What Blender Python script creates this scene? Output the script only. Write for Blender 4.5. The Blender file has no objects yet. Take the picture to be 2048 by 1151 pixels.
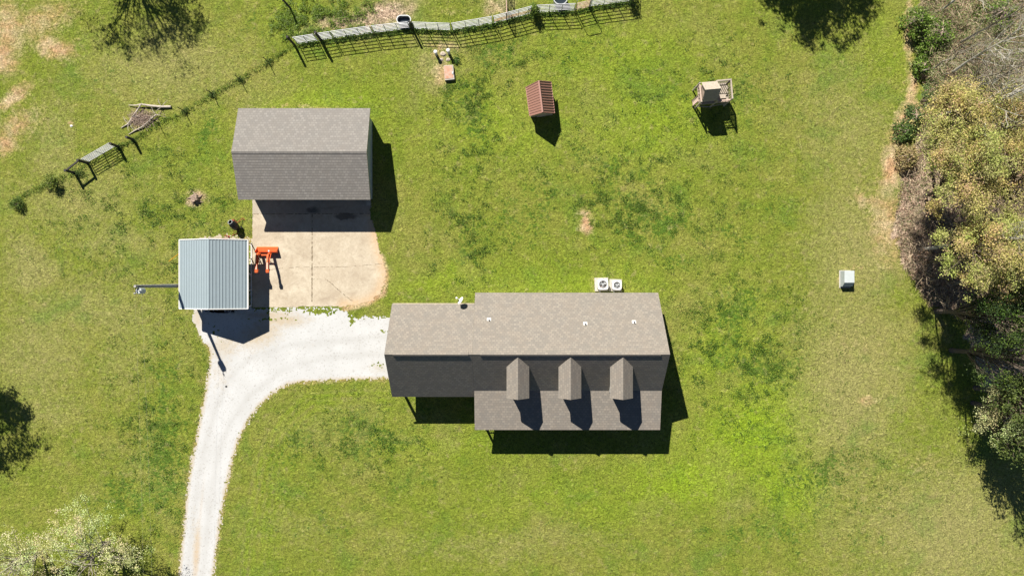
import bpy, math, random
import numpy as np
from mathutils import Vector, Matrix

random.seed(7); rng = np.random.default_rng(11)
S = bpy.context.scene
COL = S.collection
R = math.radians

# ------------------------------------------------------------------ camera, sky, sun, exposure
cam_d = bpy.data.cameras.new('camera'); cam = bpy.data.objects.new('camera', cam_d); COL.objects.link(cam)
cam.location = (0, 0, 60); cam.rotation_euler = (0, 0, 0)
cam_d.sensor_width = 36; cam_d.lens = 36 * 1500 / 2048; cam_d.clip_start = 1; cam_d.clip_end = 5000
S.camera = cam

TO_SUN = Vector((-0.44, 0.867, 1.0)).normalized()
W = bpy.data.worlds.new('World'); S.world = W; W.use_nodes = True
nt = W.node_tree; nt.nodes.clear()
sky = nt.nodes.new('ShaderNodeTexSky'); sky.sky_type = 'NISHITA'; sky.sun_disc = False
sky.sun_elevation = math.asin(TO_SUN.z); sky.sun_rotation = math.atan2(TO_SUN.x, TO_SUN.y) % (2 * math.pi)
sky.altitude = 1500; sky.air_density = 0.55; sky.dust_density = 0.1; sky.ozone_density = 1.5
bg = nt.nodes.new('ShaderNodeBackground'); bg.inputs[1].default_value = 0.05
wo = nt.nodes.new('ShaderNodeOutputWorld')
nt.links.new(sky.outputs[0], bg.inputs[0]); nt.links.new(bg.outputs[0], wo.inputs[0])

sd = bpy.data.lights.new('sun', 'SUN'); sd.energy = 5.0; sd.angle = R(0.5); sd.color = (1.0, 0.95, 0.87)
so = bpy.data.objects.new('sun', sd); COL.objects.link(so)
so.rotation_euler = TO_SUN.to_track_quat('Z', 'Y').to_euler(); so.location = (-30, 60, 70)
S.view_settings.view_transform = 'Standard'; S.view_settings.look = 'None'
S.view_settings.gamma = 1.0; S.view_settings.exposure = 1.0
S.cycles.max_bounces = 6; S.cycles.diffuse_bounces = 2

# ------------------------------------------------------------------ coordinates
def G(px, py, z=0.0):                       # ground plan position, 25 units to the metre
    return Vector(((px - 1024) / 25.0, (575.5 - py) / 25.0, z))
def I(px, py, z):                           # plan position of something seen at (px,py) standing z metres up
    q = (60.0 - z) / 60.0
    return Vector(((px - 1024) / 25.0 * q, (575.5 - py) / 25.0 * q, z))

# ------------------------------------------------------------------ materials
def newmat(name):
    m = bpy.data.materials.new(name); m.use_nodes = True
    n = m.node_tree; n.nodes.clear()
    b = n.nodes.new('ShaderNodeBsdfPrincipled'); o = n.nodes.new('ShaderNodeOutputMaterial')
    n.links.new(b.outputs[0], o.inputs[0])
    return m, n, b
def N(n, t, **k):
    x = n.nodes.new(t)
    for a, v in k.items(): setattr(x, a, v)
    return x
def setin(node, **k):
    for a, v in k.items(): node.inputs[a.replace('_', ' ')].default_value = v
def c4(c): return (c[0], c[1], c[2], 1)
def mixc(n, fac, a, b, mode='MIX'):
    m = N(n, 'ShaderNodeMix', data_type='RGBA', blend_type=mode)
    def s(i, v):
        if isinstance(v, (tuple, list)): m.inputs[i].default_value = c4(v)
        elif isinstance(v, (int, float)): m.inputs[i].default_value = v
        else: n.links.new(v, m.inputs[i])
    s(0, fac); s(6, a); s(7, b)
    return m.outputs[2]
def math_(n, op, a, b=None, clamp=False):
    m = N(n, 'ShaderNodeMath', operation=op, use_clamp=clamp)
    for i, v in enumerate((a, b)):
        if v is None: continue
        if isinstance(v, (int, float)): m.inputs[i].default_value = v
        else: n.links.new(v, m.inputs[i])
    return m.outputs[0]
def ramp(n, v, lo, hi, a=0.0, b=1.0):
    m = N(n, 'ShaderNodeMapRange', clamp=True)
    n.links.new(v, m.inputs[0]); m.inputs[1].default_value = lo; m.inputs[2].default_value = hi
    m.inputs[3].default_value = a; m.inputs[4].default_value = b
    return m.outputs[0]
def noise(n, co, scale, detail=3, rough=0.55, dist=0.0):
    t = N(n, 'ShaderNodeTexNoise'); n.links.new(co, t.inputs['Vector'])
    setin(t, Scale=scale, Detail=detail, Roughness=rough, Distortion=dist)
    return t.outputs[0]
def bump(n, b, h, strength=0.5, dist=0.02):
    x = N(n, 'ShaderNodeBump'); x.inputs['Strength'].default_value = strength; x.inputs['Distance'].default_value = dist
    n.links.new(h, x.inputs['Height']); n.links.new(x.outputs[0], b.inputs['Normal'])
def plain(name, col, rough=0.6, metal=0.0, var=0.25, scale=3.0, col2=None, bmp=0.0, spec=0.3):
    m, n, b = newmat(name)
    g = N(n, 'ShaderNodeNewGeometry')
    f = noise(n, g.outputs['Position'], scale, 5, 0.65)
    f = ramp(n, f, 0.3, 0.7)
    c2 = col2 or tuple(x * (1 - var) for x in col)
    o = mixc(n, f, col, c2)
    n.links.new(o, b.inputs['Base Color']); setin(b, Roughness=rough, Metallic=metal); b.inputs['Specular IOR Level'].default_value = spec
    if bmp: bump(n, b, noise(n, g.outputs['Position'], scale * 8, 3), bmp, 0.01)
    return m

M = {}
M['trim'] = plain('cream_trim', (0.50, 0.42, 0.30), 0.6)
M['siding'] = plain('siding', (0.42, 0.40, 0.36), 0.7, var=0.12)
M['bluegrey'] = plain('blue_grey_siding', (0.36, 0.42, 0.42), 0.6, var=0.12)
M['white'] = plain('white_paint', (0.64, 0.63, 0.60), 0.5, var=0.12)
M['glass'] = plain('dark_glass', (0.03, 0.04, 0.05), 0.1, var=0.3, spec=0.5)
M['whitemetal'] = plain('white_metal', (0.72, 0.73, 0.73), 0.4, var=0.1)
M['galv'] = plain('galvanised_pipe', (0.62, 0.62, 0.64), 0.4, 0.15, var=0.3, scale=2)
M['rustpipe'] = plain('rusty_pipe', (0.42, 0.22, 0.14), 0.8, var=0.3, col2=(0.6, 0.5, 0.42), scale=5)
M['darkwood'] = plain('weathered_dark_post', (0.055, 0.05, 0.045), 0.9, var=0.4, scale=8)
M['rustplate'] = plain('rust_plate', (0.40, 0.19, 0.11), 0.85, col2=(0.42, 0.33, 0.26), scale=4)
M['concrete_rim'] = plain('concrete_rim', (0.45, 0.42, 0.36), 0.9, scale=6)
M['oldwood'] = plain('grey_old_wood', (0.42, 0.36, 0.29), 0.9, var=0.35, scale=9)
M['pinkwood'] = plain('faded_reddish_wood', (0.50, 0.38, 0.31), 0.9, var=0.3, scale=9)
M['orange'] = plain('orange_paint', (0.66, 0.105, 0.025), 0.4, var=0.2, scale=4)
M['orange_worn'] = plain('worn_orange_paint', (0.80, 0.26, 0.07), 0.5, var=0.25, scale=6)
M['black'] = plain('black_plastic', (0.018, 0.018, 0.02), 0.45)
M['rubber'] = plain('black_rubber', (0.02, 0.02, 0.02), 0.8)
M['redsteel'] = plain('red_steel', (0.35, 0.07, 0.04), 0.5, var=0.4, scale=8)
M['yellow'] = plain('yellow_orange_paint', (0.75, 0.38, 0.03), 0.5)
M['pole'] = plain('weathered_pole_wood', (0.34, 0.33, 0.30), 0.9, var=0.45, scale=5)
M['tank'] = plain('galvanised_rim', (0.42, 0.44, 0.44), 0.4, 0.2)
M['greybox'] = plain('pale_grey_enamel', (0.42, 0.46, 0.455), 0.5, var=0.15)
M['wire'] = plain('aluminium_wire', (0.34, 0.34, 0.28), 0.6)
M['stone'] = plain('pale_stone', (0.40, 0.34, 0.27), 0.9, scale=6)
M['stump'] = plain('stump_wood', (0.34, 0.25, 0.19), 0.95, scale=9, var=0.5)
M['deadwood'] = plain('bleached_dead_wood', (0.52, 0.46, 0.38), 0.9, scale=7, var=0.45)
M['twig'] = plain('brown_twigs', (0.50, 0.38, 0.30), 0.9, scale=7, var=0.5)
M['brush'] = plain('pale_brush', (0.52, 0.39, 0.27), 0.9, scale=2, var=0.5, col2=(0.26, 0.22, 0.14))
M['bark'] = plain('grey_bark', (0.33, 0.29, 0.23), 0.9, scale=6, var=0.45)
M['darkbark'] = plain('dark_bark', (0.14, 0.11, 0.085), 0.9, scale=6, var=0.45)
M['palebark'] = plain('pale_bark', (0.50, 0.47, 0.40), 0.9, scale=4, var=0.35)
M['fan'] = plain('fan_blade_grey', (0.30, 0.31, 0.31), 0.5)
M['coil'] = plain('rusty_brown_interior', (0.14, 0.055, 0.03), 0.8)
M['coil2'] = plain('grey_interior', (0.13, 0.15, 0.14), 0.8)
M['crack'] = plain('dirty_joint', (0.075, 0.06, 0.04), 0.95, col2=(0.24, 0.19, 0.12), scale=6)

def leafmat(name):
    m, n, b = newmat(name)
    a = N(n, 'ShaderNodeAttribute', attribute_name='tint')
    n.links.new(a.outputs['Color'], b.inputs['Base Color']); setin(b, Roughness=0.6); b.inputs['Specular IOR Level'].default_value = 0.2
    t = N(n, 'ShaderNodeBsdfTranslucent'); n.links.new(a.outputs['Color'], t.inputs[0])
    mx = N(n, 'ShaderNodeMixShader'); mx.inputs[0].default_value = 0.25
    out = [x for x in n.nodes if x.type == 'OUTPUT_MATERIAL'][0]
    n.links.new(b.outputs[0], mx.inputs[1]); n.links.new(t.outputs[0], mx.inputs[2]); n.links.new(mx.outputs[0], out.inputs[0])
    return m
M['leaf'] = leafmat('leaf')

def shingle(name, light, dark, mott=(0.25, 0.17, 0.11)):
    m, n, b = newmat(name)
    uv = N(n, 'ShaderNodeUVMap', uv_map='UVMap')
    br = N(n, 'ShaderNodeTexBrick'); n.links.new(uv.outputs[0], br.inputs['Vector'])
    br.inputs['Color1'].default_value = (0.25, 0.25, 0.25, 1); br.inputs['Color2'].default_value = (1, 1, 1, 1)
    br.inputs['Mortar'].default_value = (0.0, 0, 0, 1)
    setin(br, Scale=1.0, Brick_Width=0.26, Row_Height=0.2, Mortar_Size=0.022, Mortar_Smooth=0.3, Bias=-0.2)
    t1 = noise(n, uv.outputs[0], 0.8, 6, 0.75)
    t2 = noise(n, uv.outputs[0], 9.0, 3, 0.7)
    c = mixc(n, br.outputs[0], dark, light)
    c = mixc(n, ramp(n, t1, 0.42, 0.7, 0, 0.35), c, mott)
    c = mixc(n, ramp(n, t2, 0.3, 0.7, 0.0, 0.40), c, tuple(x * 0.55 for x in light))
    n.links.new(c, b.inputs['Base Color']); setin(b, Roughness=0.95); b.inputs['Specular IOR Level'].default_value = 0.1
    # each course steps down to the next: saw-tooth height along v
    sx = N(n, 'ShaderNodeSeparateXYZ'); n.links.new(uv.outputs[0], sx.inputs[0])
    v = math_(n, 'FRACT', math_(n, 'DIVIDE', sx.outputs[1], 0.2))
    h = math_(n, 'ADD', math_(n, 'MULTIPLY', v, 0.7), math_(n, 'MULTIPLY', t2, 0.35))
    bump(n, b, t2, 0.4, 0.012)
    return m
M['shingle'] = shingle('house_shingle', (0.272, 0.241, 0.200), (0.160, 0.148, 0.132), (0.24, 0.19, 0.145))
M['shingle_g'] = shingle('garage_shingle', (0.252, 0.236, 0.214), (0.160, 0.150, 0.138), (0.20, 0.175, 0.15))

def ribmetal(name, col, period, rough=0.4, metal=0.3, grime=0.15):
    m, n, b = newmat(name)
    uv = N(n, 'ShaderNodeUVMap', uv_map='UVMap')
    t1 = noise(n, uv.outputs[0], 1.2, 4, 0.6); t2 = noise(n, uv.outputs[0], 14, 2)
    c = mixc(n, ramp(n, t1, 0.35, 0.7, 0, grime * 2), col, tuple(x * 0.75 for x in col))
    c = mixc(n, ramp(n, t2, 0.4, 0.7, 0, grime), c, tuple(x * 0.7 for x in col))
    n.links.new(c, b.inputs['Base Color']); setin(b, Roughness=rough, Metallic=metal)
    return m
M['tinroof'] = ribmetal('galvalume_sheet', (0.265, 0.32, 0.34), 0.23, 0.5, 0.2, 0.12)
M['redroof'] = ribmetal('brown_red_sheet', (0.30, 0.155, 0.12), 0.25, 0.45, 0.1, 0.12)

# ------------------------------------------------------------------ mesh builder
class MB:
    def __init__(s): s.v = []; s.f = []; s.m = []; s.uv = []
    def add(s, vs, fs, mi=0, uvs=None):
        o = len(s.v); s.v += [tuple(v) for v in vs]
        for k, f in enumerate(fs):
            s.f.append([i + o for i in f]); s.m.append(mi)
            s.uv.append(uvs[k] if uvs else None)
    def box(s, c, d, rz=0.0, mi=0, M3=None):
        x, y, z = d[0] / 2, d[1] / 2, d[2] / 2
        vs = [Vector((a * x, b * y, e * z)) for e in (-1, 1) for a, b in ((-1, -1), (1, -1), (1, 1), (-1, 1))]
        rot = M3 if M3 is not None else Matrix.Rotation(rz, 3, 'Z')
        vs = [rot @ v + Vector(c) for v in vs]
        s.add(vs, [(3, 2, 1, 0), (4, 5, 6, 7), (0, 1, 5, 4), (1, 2, 6, 5), (2, 3, 7, 6), (3, 0, 4, 7)], mi)
    def beam(s, a, b, w, h=None, mi=0):           # box beam from a to b
        a = Vector(a); b = Vector(b); d = b - a; h = h or w
        q = d.to_track_quat('X', 'Z').to_matrix()
        s.box((a + b) / 2, (d.length, w, h), M3=q, mi=mi)
    def tube(s, pts, rad, n=6, mi=0, cap=True):
        pts = [Vector(p) for p in pts]
        if isinstance(rad, (int, float)): rad = [rad] * len(pts)
        vs = []; up = Vector((0, 0, 1))
        for i, p in enumerate(pts):
            d = (pts[min(i + 1, len(pts) - 1)] - pts[max(i - 1, 0)])
            if d.length < 1e-6: d = Vector((0, 0, 1))
            d.normalize()
            a = d.cross(up)
            if a.length < 0.05: a = d.cross(Vector((1, 0, 0)))
            a.normalize(); b = d.cross(a)
            for k in range(n):
                t = 2 * math.pi * k / n
                vs.append(p + (a * math.cos(t) + b * math.sin(t)) * rad[i])
        fs = []
        for i in range(len(pts) - 1):
            for k in range(n):
                fs.append((i * n + k, i * n + (k + 1) % n, (i + 1) * n + (k + 1) % n, (i + 1) * n + k))
        if cap:
            fs.append(tuple(range(n))); fs.append(tuple((len(pts) - 1) * n + k for k in reversed(range(n))))
        s.add(vs, fs, mi)
    def prism(s, poly, off, mi=0):                # planar polygon extruded by a vector
        off = Vector(off); n = len(poly); P = [Vector(p) for p in poly]
        vs = P + [p + off for p in P]
        fs = [tuple(range(n)), tuple(reversed(range(n, 2 * n)))]
        fs += [(i, i + n, (i + 1) % n + n, (i + 1) % n) for i in range(n)]
        s.add(vs, fs, mi)
    def courses(s, quad, row=0.2, rise=0.004):        # real lapped shingle courses on top of a slope
        A, B, C_, D = [Vector(p) for p in quad]; U = (B - A).normalized(); nn = (B - A).cross(D - A).normalized()
        if nn.z < 0: nn = -nn
        V = nn.cross(U)
        if V.dot(D - A) < 0: V = -V
        n = max(1, int(round((D - A).dot(V) / row))); dd = nn * rise; lo = nn * .002
        for i in range(n):
            t0, t1 = i / n, (i + 1) / n
            a, b_, c, d = A.lerp(D, t0) + lo, B.lerp(C_, t0) + lo, B.lerp(C_, t1) + dd, A.lerp(D, t1) + dd
            uv = [((p - A).dot(U), -(i + k) * row) for p, k in ((a, 0), (b_, 0), (c, .98), (d, .98))]
            s.add([a, b_, c, d, c - dd + lo, d - dd + lo], [(0, 1, 2, 3), (3, 2, 4, 5), (0, 3, 5), (1, 4, 2)], 0, [uv, [uv[3], uv[2], uv[2], uv[3]], [uv[0], uv[3], uv[3]], [uv[1], uv[2], uv[2]]])
    def slab(s, quad, th, mi=0, side=1, ridge=None):   # quad: [ridgeA, ridgeB, eaveB, eaveA]; uv in metres
        P = [Vector(p) for p in quad]; n = len(P)
        U = (P[1] - P[0]).normalized(); nn = (P[1] - P[0]).cross(P[-1] - P[0]).normalized(); V = nn.cross(U)
        if V.dot(P[-1] - P[0]) < 0: V = -V
        dn = Vector((0, 0, -th))
        uv = [((p - P[0]).dot(U), -(p - P[0]).dot(V)) for p in P]
        vs = P + [p + dn for p in P]
        s.add(vs, [tuple(range(n))], mi, [uv])
        o = len(s.v) - 2 * n
        rest = [tuple(reversed(range(n, 2 * n)))] + [(i, i + n, (i + 1) % n + n, (i + 1) % n) for i in range(n)]
        for f in rest: s.f.append([i + o for i in f]); s.m.append(side); s.uv.append(None)
    def lathe(s, prof, c=(0, 0, 0), n=20, mi=0, M3=None, cap=True):
        vs = []
        for r, z in prof:
            for k in range(n):
                t = 2 * math.pi * k / n; v = Vector((r * math.cos(t), r * math.sin(t), z))
                vs.append((M3 @ v if M3 is not None else v) + Vector(c))
        fs = [(i * n + k, i * n + (k + 1) % n, (i + 1) * n + (k + 1) % n, (i + 1) * n + k) for i in range(len(prof) - 1) for k in range(n)]
        if cap: fs.append(tuple(reversed(range(n)))); fs.append(tuple((len(prof) - 1) * n + k for k in range(n)))
        s.add(vs, fs, mi)
    def build(s, name, mats, parent=None, smooth=False):
        if not isinstance(mats, (list, tuple)): mats = [mats]
        me = bpy.data.meshes.new(name)
        off = Vector((0, 0, 0)); p = parent
        while p is not None: off += Vector(p.location); p = p.parent
        me.from_pydata([(v[0] - off.x, v[1] - off.y, v[2] - off.z) for v in s.v], [], s.f)
        for m in mats: me.materials.append(m)
        me.polygons.foreach_set('material_index', [min(i, len(mats) - 1) for i in s.m])
        if any(u for u in s.uv):
            ul = me.uv_layers.new(name='UVMap'); k = 0
            for f, u in zip(s.f, s.uv):
                for j in range(len(f)):
                    if u: ul.data[k].uv = u[j]
                    k += 1
        me.validate()
        import bmesh
        bm = bmesh.new(); bm.from_mesh(me); bmesh.ops.recalc_face_normals(bm, faces=bm.faces); bm.to_mesh(me); bm.free()
        if smooth:
            for f in me.polygons: f.use_smooth = True
        o = bpy.data.objects.new(name, me); COL.objects.link(o)
        if parent is not None: o.parent = parent
        return o

def tag(o, label=None, cat=None, group=None, kind=None):
    if label: o['label'] = label
    if cat: o['category'] = cat
    if group: o['group'] = group
    if kind: o['kind'] = kind
    return o
def thing(name, label, cat, loc, group=None):
    o = bpy.data.objects.new(name, None); COL.objects.link(o); o.location = loc; o.empty_display_size = 0.3
    return tag(o, label, cat, group)
def copy_tree(o, loc, label=None):
    c = o.copy(); COL.objects.link(c); c.location = loc
    if label: c['label'] = label
    for ch in o.children:
        d = ch.copy(); COL.objects.link(d); d.parent = c
        for g in ch.children:
            e = g.copy(); COL.objects.link(e); e.parent = d
    return c

# numpy value noise for painting masks and cutting ragged edges
_T = rng.random((256, 256))
def vnoise(x, y):
    xi = np.floor(x).astype(int); yi = np.floor(y).astype(int); fx = x - xi; fy = y - yi
    fx = fx * fx * (3 - 2 * fx); fy = fy * fy * (3 - 2 * fy)
    a = _T[xi & 255, yi & 255]; b = _T[(xi + 1) & 255, yi & 255]; c = _T[xi & 255, (yi + 1) & 255]; d = _T[(xi + 1) & 255, (yi + 1) & 255]
    return (a * (1 - fx) + b * fx) * (1 - fy) + (c * (1 - fx) + d * fx) * fy
def fbm(x, y, o=4):
    s = 0; a = 0.5; t = 0
    for k in range(o):
        s = s + a * vnoise(x * 2 ** k + 17.3 * k, y * 2 ** k + 9.1 * k); t += a; a *= 0.55
    return s / t
def inpoly(px, py, poly):
    c = np.zeros(px.shape, bool); n = len(poly)
    for i in range(n):
        x1, y1 = poly[i]; x2, y2 = poly[(i + 1) % n]
        if y1 == y2: continue
        cond = ((y1 > py) != (y2 > py)) & (px < (x2 - x1) * (py - y1) / (y2 - y1) + x1)
        c ^= cond
    return c
def segdist(px, py, pts):
    d = np.full(px.shape, 1e9)
    for (x1, y1), (x2, y2) in zip(pts[:-1], pts[1:]):
        L = (x2 - x1) ** 2 + (y2 - y1) ** 2 + 1e-9
        t = np.clip(((px - x1) * (x2 - x1) + (py - y1) * (y2 - y1)) / L, 0, 1)
        d = np.minimum(d, np.hypot(px - x1 - t * (x2 - x1), py - y1 - t * (y2 - y1)))
    return d
def gauss(px, py, lst):
    s = np.zeros(px.shape)
    for g in lst:
        cx, cy, rx, ry, a, w = g
        ca, sa = math.cos(R(a)), math.sin(R(a))
        u = (px - cx) * ca + (py - cy) * sa; v = -(px - cx) * sa + (py - cy) * ca
        s = np.maximum(s, w * np.exp(-((u / rx) ** 2 + (v / ry) ** 2)))
    return s

# ------------------------------------------------------------------ ground
DRIVE = [(432, 612), (505, 612), (505, 617), (545, 617), (640, 615), (672, 617), (700, 628), (740, 634), (790, 634), (860, 634), (940, 634), (940, 757), (790, 757), (700, 757), (640, 762), (600, 763), (575, 768), (545, 785), (517, 812), (495, 842), (476, 880), (463, 925), (452, 975), (442, 1030), (434, 1090), (426, 1151), (420, 1260), (418, 1700),
         (345, 1700), (353, 1260), (358, 1151), (364, 1090), (370, 1030), (376, 970), (385, 915), (396, 860), (404, 820), (412, 780), (418, 740), (422, 705), (414, 690), (400, 670), (386, 640), (386, 612)]
FENCE_L = [(30, 400), (100, 365), (152, 346), (176, 326), (238, 293), (268, 280), (317, 246), (370, 222), (425, 188), (481, 159), (536, 124), (588, 90)]
FENCE_T = [(588, 90), (636, 82), (669, 77), (748, 66), (822, 58), (903, 61), (987, 47), (1064, 27), (1148, 22), (1178, 15), (1262, 2)]

cx = np.concatenate([[-900, -600, -400, -250, -160, -110, -80, -65, -55], np.arange(-48, 48.01, 0.2), [55, 65, 80, 110, 160, 250, 400, 600, 900]])
cy = np.concatenate([[-900, -600, -400, -250, -160, -110, -80, -60, -45, -35], np.arange(-29, 29.01, 0.2), [35, 45, 60, 80, 110, 160, 250, 400, 600, 900]])
X, Y = np.meshgrid(cx, cy); nx, ny = len(cx), len(cy)
PX = X * 25 + 1024; PY = 575.5 - Y * 25
wob = lambda s, a, k=0: (fbm(PX / s + 3 + k, PY / s + 7 + k) - 0.5) * 2 * a
PXw = PX + wob(60, 40); PYw = PY + wob(60, 40, 50)
lush = gauss(PXw, PYw, [(1500, 870, 160, 90, -20, 1.0), (1380, 960, 130, 50, 0, .9), (1560, 960, 110, 60, 30, .9), (1150, 560, 200, 40, 0, .5), (1000, 260, 160, 70, 0, .45),
    (1300, 250, 150, 80, 0, .5), (1250, 120, 150, 70, 0, .4), (900, 560, 120, 30, 0, .6), (1480, 640, 60, 120, 0, .4), (880, 900, 120, 30, 0, .4), (1420, 700, 60, 90, 0, .5), (1150, 1000, 250, 50, 0, .35),
    (640, 200, 120, 30, -10, .5), (1800, 100, 60, 80, 0, .3), (600, 50, 50, 50, 0, .35), (700, 250, 100, 60, 0, .2)])
dry = gauss(PXw, PYw, [(1700, 760, 130, 260, 0, .75), (1720, 500, 110, 180, 0, .7), (1690, 250, 110, 180, 0, .5), (1900, 1060, 230, 160, 0, .75), (1700, 1000, 120, 100, 0, .3), (200, 620, 170, 90, 0, .55),
    (60, 540, 60, 60, 0, .7), (330, 130, 200, 90, 0, .6), (150, 400, 160, 90, 0, .5), (80, 700, 110, 160, 0, .55), (240, 720, 80, 120, 0, .4), (420, 150, 90, 40, 0, .5), (90, 820, 90, 60, 0, .45), (300, 950, 120, 70, 0, .35), (600, 1060, 90, 60, 0, .35), (1000, 1090, 300, 40, 0, .4), (230, 480, 120, 50, 0, .5),
    (100, 300, 60, 160, 0, .5), (870, 140, 40, 50, 0, .7), (880, 85, 60, 22, 0, .6), (620, 660, 10, 10, 0, .1), (300, 660, 50, 50, 0, .4), (800, 880, 50, 20, 0, .4), (60, 700, 100, 90, 0, .45), (400, 560, 60, 120, 0, .35)])
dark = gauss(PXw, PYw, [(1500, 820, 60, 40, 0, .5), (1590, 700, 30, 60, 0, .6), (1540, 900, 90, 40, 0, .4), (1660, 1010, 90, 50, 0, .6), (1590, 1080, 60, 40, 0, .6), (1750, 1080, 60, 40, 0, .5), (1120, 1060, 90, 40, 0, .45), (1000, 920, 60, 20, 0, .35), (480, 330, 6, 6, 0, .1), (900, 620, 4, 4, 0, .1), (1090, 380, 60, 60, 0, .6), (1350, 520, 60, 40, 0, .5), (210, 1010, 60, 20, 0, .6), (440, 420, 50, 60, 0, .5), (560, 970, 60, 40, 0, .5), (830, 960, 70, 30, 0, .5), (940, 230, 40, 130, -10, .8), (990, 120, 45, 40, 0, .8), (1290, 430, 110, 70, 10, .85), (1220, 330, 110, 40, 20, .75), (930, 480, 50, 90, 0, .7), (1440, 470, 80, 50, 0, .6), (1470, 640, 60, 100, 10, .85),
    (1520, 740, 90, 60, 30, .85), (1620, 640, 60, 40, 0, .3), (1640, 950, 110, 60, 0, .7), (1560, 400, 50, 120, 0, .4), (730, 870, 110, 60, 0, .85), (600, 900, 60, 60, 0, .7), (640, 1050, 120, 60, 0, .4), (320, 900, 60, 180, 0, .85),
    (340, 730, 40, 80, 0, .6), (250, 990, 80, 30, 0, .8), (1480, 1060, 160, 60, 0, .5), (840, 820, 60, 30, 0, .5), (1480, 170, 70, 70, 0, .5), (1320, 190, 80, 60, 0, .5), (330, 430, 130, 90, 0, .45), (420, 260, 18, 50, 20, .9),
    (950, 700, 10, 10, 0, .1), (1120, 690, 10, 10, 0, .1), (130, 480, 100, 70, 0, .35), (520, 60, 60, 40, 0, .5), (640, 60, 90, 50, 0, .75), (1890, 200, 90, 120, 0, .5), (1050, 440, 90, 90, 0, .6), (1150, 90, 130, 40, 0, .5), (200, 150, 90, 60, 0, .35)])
dirt = gauss(PX + wob(14, 14), PY + wob(14, 14, 9), [(110, 95, 42, 22, 10, .95), (80, 45, 90, 36, -20, .62), (15, 60, 40, 60, 0, .75), (5, 115, 30, 40, 0, .9), (25, 195, 50, 16, -40, .9), (30, 255, 60, 30, -35, .65), (8, 285, 30, 26, 0, .8), (1172, 448, 15, 22, -15, 1.4),
    (1785, 330, 24, 60, 8, 1.1), (1805, 250, 20, 46, 25, 1.0), (1826, 180, 13, 60, 8, .9), (1822, 60, 11, 80, 0, .95), (1755, 405, 60, 16, 5, .7), (1775, 450, 40, 80, 0, .7), (690, 42, 50, 14, -6, .85), (760, 35, 55, 26, -15, .9), (900, 22, 40, 12, 0, .25), (990, 15, 40, 20, 0, .35),
    (886, 148, 22, 28, 0, .75), (885, 90, 34, 10, 0, .6), (880, 112, 26, 16, 0, .5), (870, 103, 7, 7, 0, .7), (908, 104, 9, 7, 0, .5), (1735, 800, 22, 13, 0, .55), (390, 396, 17, 15, 0, .8), (284, 238, 25, 14, -20, .6), (143, 252, 6, 6, 0, .9), (1712, 535, 20, 4, 0, .5), (1682, 556, 7, 22, 0, .45), (1480, 0, 2, 2, 0, 0),
    (1760, 90, 3, 3, 0, .3), (1850, 930, 50, 30, 0, .25), (1610, 620, 30, 16, 0, .25), (1330, 690, 4, 4, 0, 0), (1195, 570, 12, 16, 0, .6), (1230, 568, 18, 12, 0, .4), (495, 480, 35, 10, 0, .5), (478, 232, 4, 60, 0, .3), (470, 300, 5, 60, 0, .4), (600, 212, 140, 3, 0, .5), (1880, 620, 12, 80, -12, .4), (1720, 350, 14, 60, 0, .25), (1712, 690, 60, 30, 0, .2)])
# worn rim beside drive and slab
rim = np.exp(-(segdist(PX + wob(10, 3), PY + wob(10, 3, 4), [p for p in DRIVE[11:42]]) / 7.0) ** 2) * 0.42
rim2 = np.exp(-(segdist(PX, PY, [(690, 617), (735, 606), (768, 585), (772, 545), (762, 512)]) / 7.0) ** 2) * 0.9
dirt = np.maximum(dirt, np.maximum(rim, rim2))
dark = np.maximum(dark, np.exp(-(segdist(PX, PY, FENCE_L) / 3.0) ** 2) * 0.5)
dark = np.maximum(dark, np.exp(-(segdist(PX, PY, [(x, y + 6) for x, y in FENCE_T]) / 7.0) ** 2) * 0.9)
for off_, ww_ in ((14, .35), (30, .3), (47, .3), (64, .25), (82, .2)):
    pl = [(468 + off_ * .9, 1151), (478 + off_ * .95, 1030), (497 + off_, 930), (520 + off_, 865), (550 + off_ * .8, 820 + off_ * .5), (600 + off_ * .5, 775 + off_ * .8), (680, 768 + off_), (780, 765 + off_)]
    dry = np.maximum(dry, np.exp(-(segdist(PX, PY, pl) / 4.5) ** 2) * ww_ * 1.0 * (.3 + 1.2 * fbm(PX / 40, PY / 40)))
    lush = np.maximum(lush, np.exp(-(segdist(PX, PY, [(x + 8, y + 4) for x, y in pl]) / 4.5) ** 2) * ww_ * 1.1 * (.3 + 1.2 * fbm(PX / 40 + 9, PY / 40)))
WOOD = [(1838, -400), (1840, 100), (1848, 180), (1838, 240), (1805, 330), (1790, 430), (1800, 520), (1850, 600), (1920, 640), (1950, 700), (1985, 820), (2060, 900), (2150, 1000), (2500, 1100), (2600, -400)]
litter = inpoly(PX + wob(25, 22), PY + wob(25, 22, 5), WOOD).astype(float)

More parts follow.
